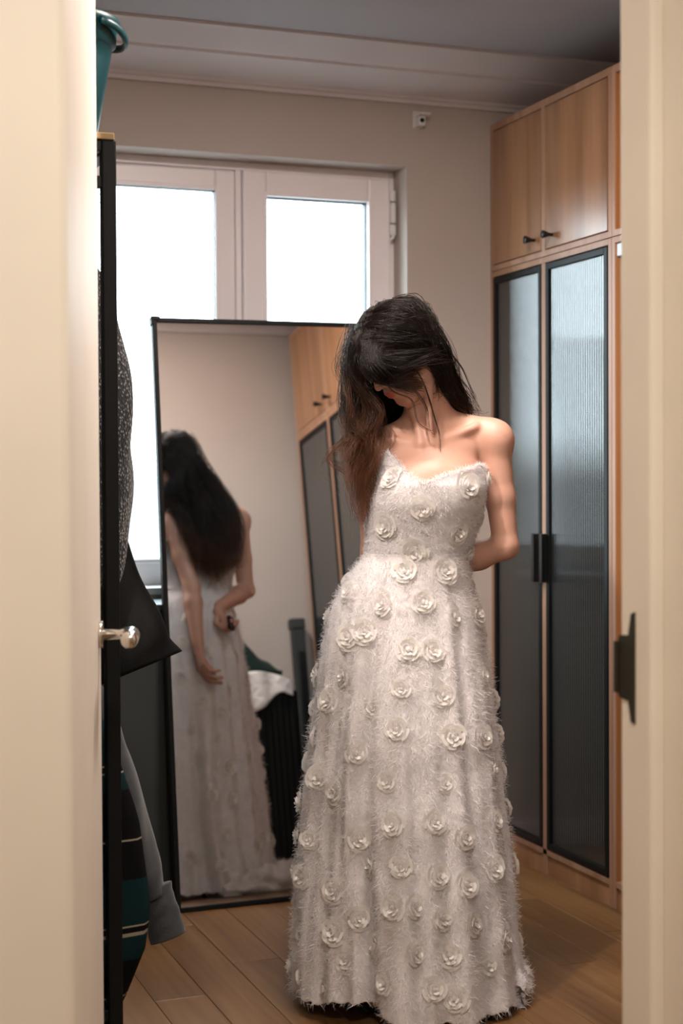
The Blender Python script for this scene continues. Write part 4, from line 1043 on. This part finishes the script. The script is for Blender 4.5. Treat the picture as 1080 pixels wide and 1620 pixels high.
for r0 in roots((ss > PART) & (sf < .088), 130):     # her left side: swept back over the head and behind the left shoulder
    q0 = r0-HC; f0, h0, s0 = q0@hf, q0@hu, q0@hs; a = rng.uniform(0, 1); w_ = rng.uniform(-1, 1)
    frontness = np.clip((f0)/.08, 0, 1)
    qs = np.array([.080, np.clip(f0-.02, -.09, .045)-.01+.014, np.clip(h0-.03, -.02, .06)-.008*frontness-.03])
    kq = np.linalg.norm(qs/np.array([.0745, .094, .084])); qs = qs*min(1.0, (1.10+J(.03))/kq)
    side = HP(qs[0], qs[1]-.014, qs[2]+.03)
    low = HP(.072+J(.007), -.012-.045*a+J(.006), -.042+J(.008))
    pts = [r0, r0*.5+side*.5+nrm(r0*.5+side*.5-HC)*.012, side, low, V3(.112+.040*w_, -.035-.02*a, 1.415-.01*w_)]
    if w_ > .55 and a > .5: pts.append(V3(.150+.03*a, -.030, 1.375+J(.004)))
    else: pts += [V3(.105+.045*w_, -.105, 1.33), V3(.085+.055*w_, -.130+J(.01), 1.23), V3(.075+.055*w_+J(.015), -.14+J(.012), 1.20-rng.uniform(0, .11))]
    G.append((pts, rng.uniform(.004, .020), .009, .005))
for r0 in roots((ss > PART) & (sf > .02), 46):     # front hair brushed over temple and ear
    q0 = r0-HC; e = rng.uniform(0, 1); w_ = rng.uniform(-1, 1)
    pts = [r0, HP(.045+.012*e, .086+J(.004), .040-.012*e), HP(.074+J(.003), .050+.018*e, .006-.022*e), HP(.083+J(.004), .012, -.026-.012*e), HP(.078, -.022+J(.006), -.060), V3(.100+.038*w_, -.040, 1.40), V3(.105+.04*w_, -.10, 1.33), V3(.08+.05*w_, -.13, 1.22)]
    if w_ > .3: pts = pts[:6]+[V3(.125+.045*w_, -.035+J(.006), 1.365)]
    G.append((pts, rng.uniform(.004, .012), .008, .004))
for r0 in roots((ss < PART) & (sf < .05) & (sf > -.10), 84):     # far side of the head, over the ear, down in front and behind the shoulder
    w_ = rng.uniform(-1, 1); e = rng.uniform(0, 1)
    pts = [r0, HP(-.084+J(.004), .010+.03*w_, .02), HP(-.088+J(.004), .015+.03*w_, -.04)]
    if e > .75: pts += [V3(-.085+J(.012), .005+.03*w_, 1.37), V3(-.100+J(.015), .040+J(.01), 1.27), V3(-.098+J(.014), .045, 1.20), V3(-.095+J(.014), .035+J(.01), 1.15-.06*rng.uniform(0, 1))]
    else: pts += [V3(-.062+.03*w_+J(.01), -.045-.015*w_, 1.40), V3(-.058+.04*w_, -.100, 1.30), V3(-.035+.045*w_+J(.01), -.135, 1.20), V3(-.015+.045*w_+J(.012), -.145, 1.13-.07*rng.uniform(0, 1))]
    G.append((pts, rng.uniform(.004, .014), .008, .008))
for k in range(70):     # across the brow and eyes, out to the cheek
    r0 = roots((ss > PART) & (ss < .05) & (sf > .045), 1)[0]; q0 = r0-HC; s0 = q0@hs; e = rng.uniform(0, 1)
    pts = [r0, HP(s0+.012, .104, .035), HP(s0+.022, .108, .004), HP(.044+.010*e, .088, -.026-.01*e)]
    if e > .35: pts += [HP(.056, .066, -.062), HP(.060+.01*e, .050, -.085)]
    else: pts += [HP(.064, .060, -.035), HP(.070, .030, -.050)]
    G.append((pts, rng.uniform(.003, .009), .006, .002))
LOOSE = []
for pts in ([HP(.03, .080, .03), HP(.045, .102, -.01), HP(.040, .105, -.050), HP(.050, .085, -.095), V3(.030, .100, 1.352), V3(.062, .090, 1.335), V3(.078, .070, 1.352)],
            [HP(.05, .060, .03), HP(.068, .075, -.01), HP(.062, .070, -.06), V3(.050, .100, 1.385), V3(.058, .095, 1.330), V3(.072, .085, 1.322)],
            [HP(.06, .040, .03), HP(.075, .050, -.01), HP(.070, .040, -.06), V3(.072, .060, 1.36), V3(.082, .062, 1.31), V3(.080, .068, 1.27)],
            [V3(.10, -.03, 1.50), V3(.150, -.035, 1.45), V3(.178, -.030, 1.405), V3(.188, -.022, 1.378)],
            [V3(.09, -.02, 1.55), V3(.138, -.02, 1.49), V3(.165, -.02, 1.43), V3(.180, -.010, 1.388)]):
    LOOSE.append((pts, .003, .0022, .001))
AP, AT, AR = [], [], []
def grow(pts, layer, clump, wave, nch, rad0=.00055):
    base_ = spline(pts); t = np.linspace(0, 1, NP)[None, :, None]
    off = rng.normal(0, 1, (nch, 1, 3))*clump; k1 = rng.uniform(.7, 1.3, (nch, 1, 1))
    env = .55+.75*t**1.0
    ph1 = rng.uniform(0, 6.28, (1, 1, 3)); ph2 = rng.uniform(0, 6.28, (nch, 1, 3)); fq = rng.uniform(14, 20)
    wv = wave*np.clip(t*1.6-.3, 0, 1)*(np.sin(t*fq+ph1)*1.0+.45*np.sin(t*fq*1.3*k1+ph2))
    P = base_[None]+off*env+wv*np.array([1, 1, .3])
    # hair lengths differ a little
    ll = rng.uniform(.80, 1.0, nch); idx = t[..., 0]*ll[:, None]*(NP-1); i0 = np.clip(np.floor(idx).astype(int), 0, NP-2); fr = (idx-i0)[..., None]
    r_ = np.arange(nch)[:, None]; P = P[r_, i0]*(1-fr)+P[r_, i0+1]*fr
    lay = layer*rng.uniform(.3, .9, (nch, 1))*np.minimum(1, np.linspace(0, 1, NP)*7)[None]+.001
    P = push(P, lay)
    # keep hair clear of the bodice and its fur
    tc_ = 1.0 if (pts[-1][1] > .0 and pts[-1][0] < -.03) else .72
    AP.append(P); AT.append(np.repeat(np.linspace(0, 1, NP)[None], nch, 0)*tc_); AR.append(np.full((nch, NP), rad0)*(1-.55*np.linspace(0, 1, NP)**2)[None])
for g_ in G: grow(*g_, nch=16)
for g_ in LOOSE: grow(*g_, nch=7, rad0=.0005)
# stray flyaways
for k in range(60):
    g_ = G[rng.integers(0, len(G))]; pts = [np.array(q_)+(nrm(np.array(q_)-HC)*.006*i_*rng.uniform(.5, 1.5)+rng.normal(0, .006, 3)) if i_ else np.array(q_) for i_, q_ in enumerate(g_[0])]
    grow(pts, .02, .004, .010, 2, rad0=.0004)
P = np.concatenate(AP); T_ = np.concatenate(AT); R_ = np.concatenate(AR)
tan = nrm(np.gradient(P, axis=1)); a_ = nrm(np.cross(tan, np.array([.31, .77, .55]))); b_ = np.cross(tan, a_)
ring = [P+R_[..., None]*(a_*math.cos(k*2*math.pi/3)+b_*math.sin(k*2*math.pi/3)) for k in range(3)]
HVs = np.stack(ring, 2).reshape(-1, 3); ns_ = len(P)
base_i = (np.arange(ns_)[:, None, None]*NP+np.arange(NP-1)[None, :, None])*3; kk = np.arange(3)[None, None]; k3 = (kk+1) % 3
HF = np.stack([base_i+kk, base_i+k3, base_i+3+k3, base_i+3+kk], -1).reshape(-1, 4)
M_hair = mat('dark_brown_hair', (.02, .012, .008), .40, spec=.30)
nt = M_hair.node_tree; p = nt.nodes['Principled BSDF']; at = nt.nodes.new('ShaderNodeAttribute'); at.attribute_name = 'tip'
cr = nt.nodes.new('ShaderNodeValToRGB'); cr.color_ramp.elements[0].color = (.014, .009, .007, 1); cr.color_ramp.elements[1].color = (.20, .075, .03, 1)
cr.color_ramp.elements[0].position = .55; nt.links.new(at.outputs['Fac'], cr.inputs[0]); nt.links.new(cr.outputs[0], p.inputs['Base Color'])
hair = rooted('hair', L2W(HVs), HF, M_hair, parent=person, attr={'tip': np.repeat(T_.reshape(-1), 3)})
hair['label'] = 'long wavy dark brown hair with reddish ends'
# lashes
lb = MB()
for s in (-1, 1):
    for k in range(16):
        x_ = s*(.031+.0125*(k/15*2-1)); y0_ = .0865-.006*((k/15*2-1)**2)
        lb.tube(L2W(np.array([HP(x_, y0_, -.004), HP(x_*1.03, y0_+.004, -.008), HP(x_*1.06, y0_+.008, -.009)])), [.0005, .0004, .0001], 3)
o = lb.build('eyelashes', M_blackgloss, person); o['kind'] = 'stuff'
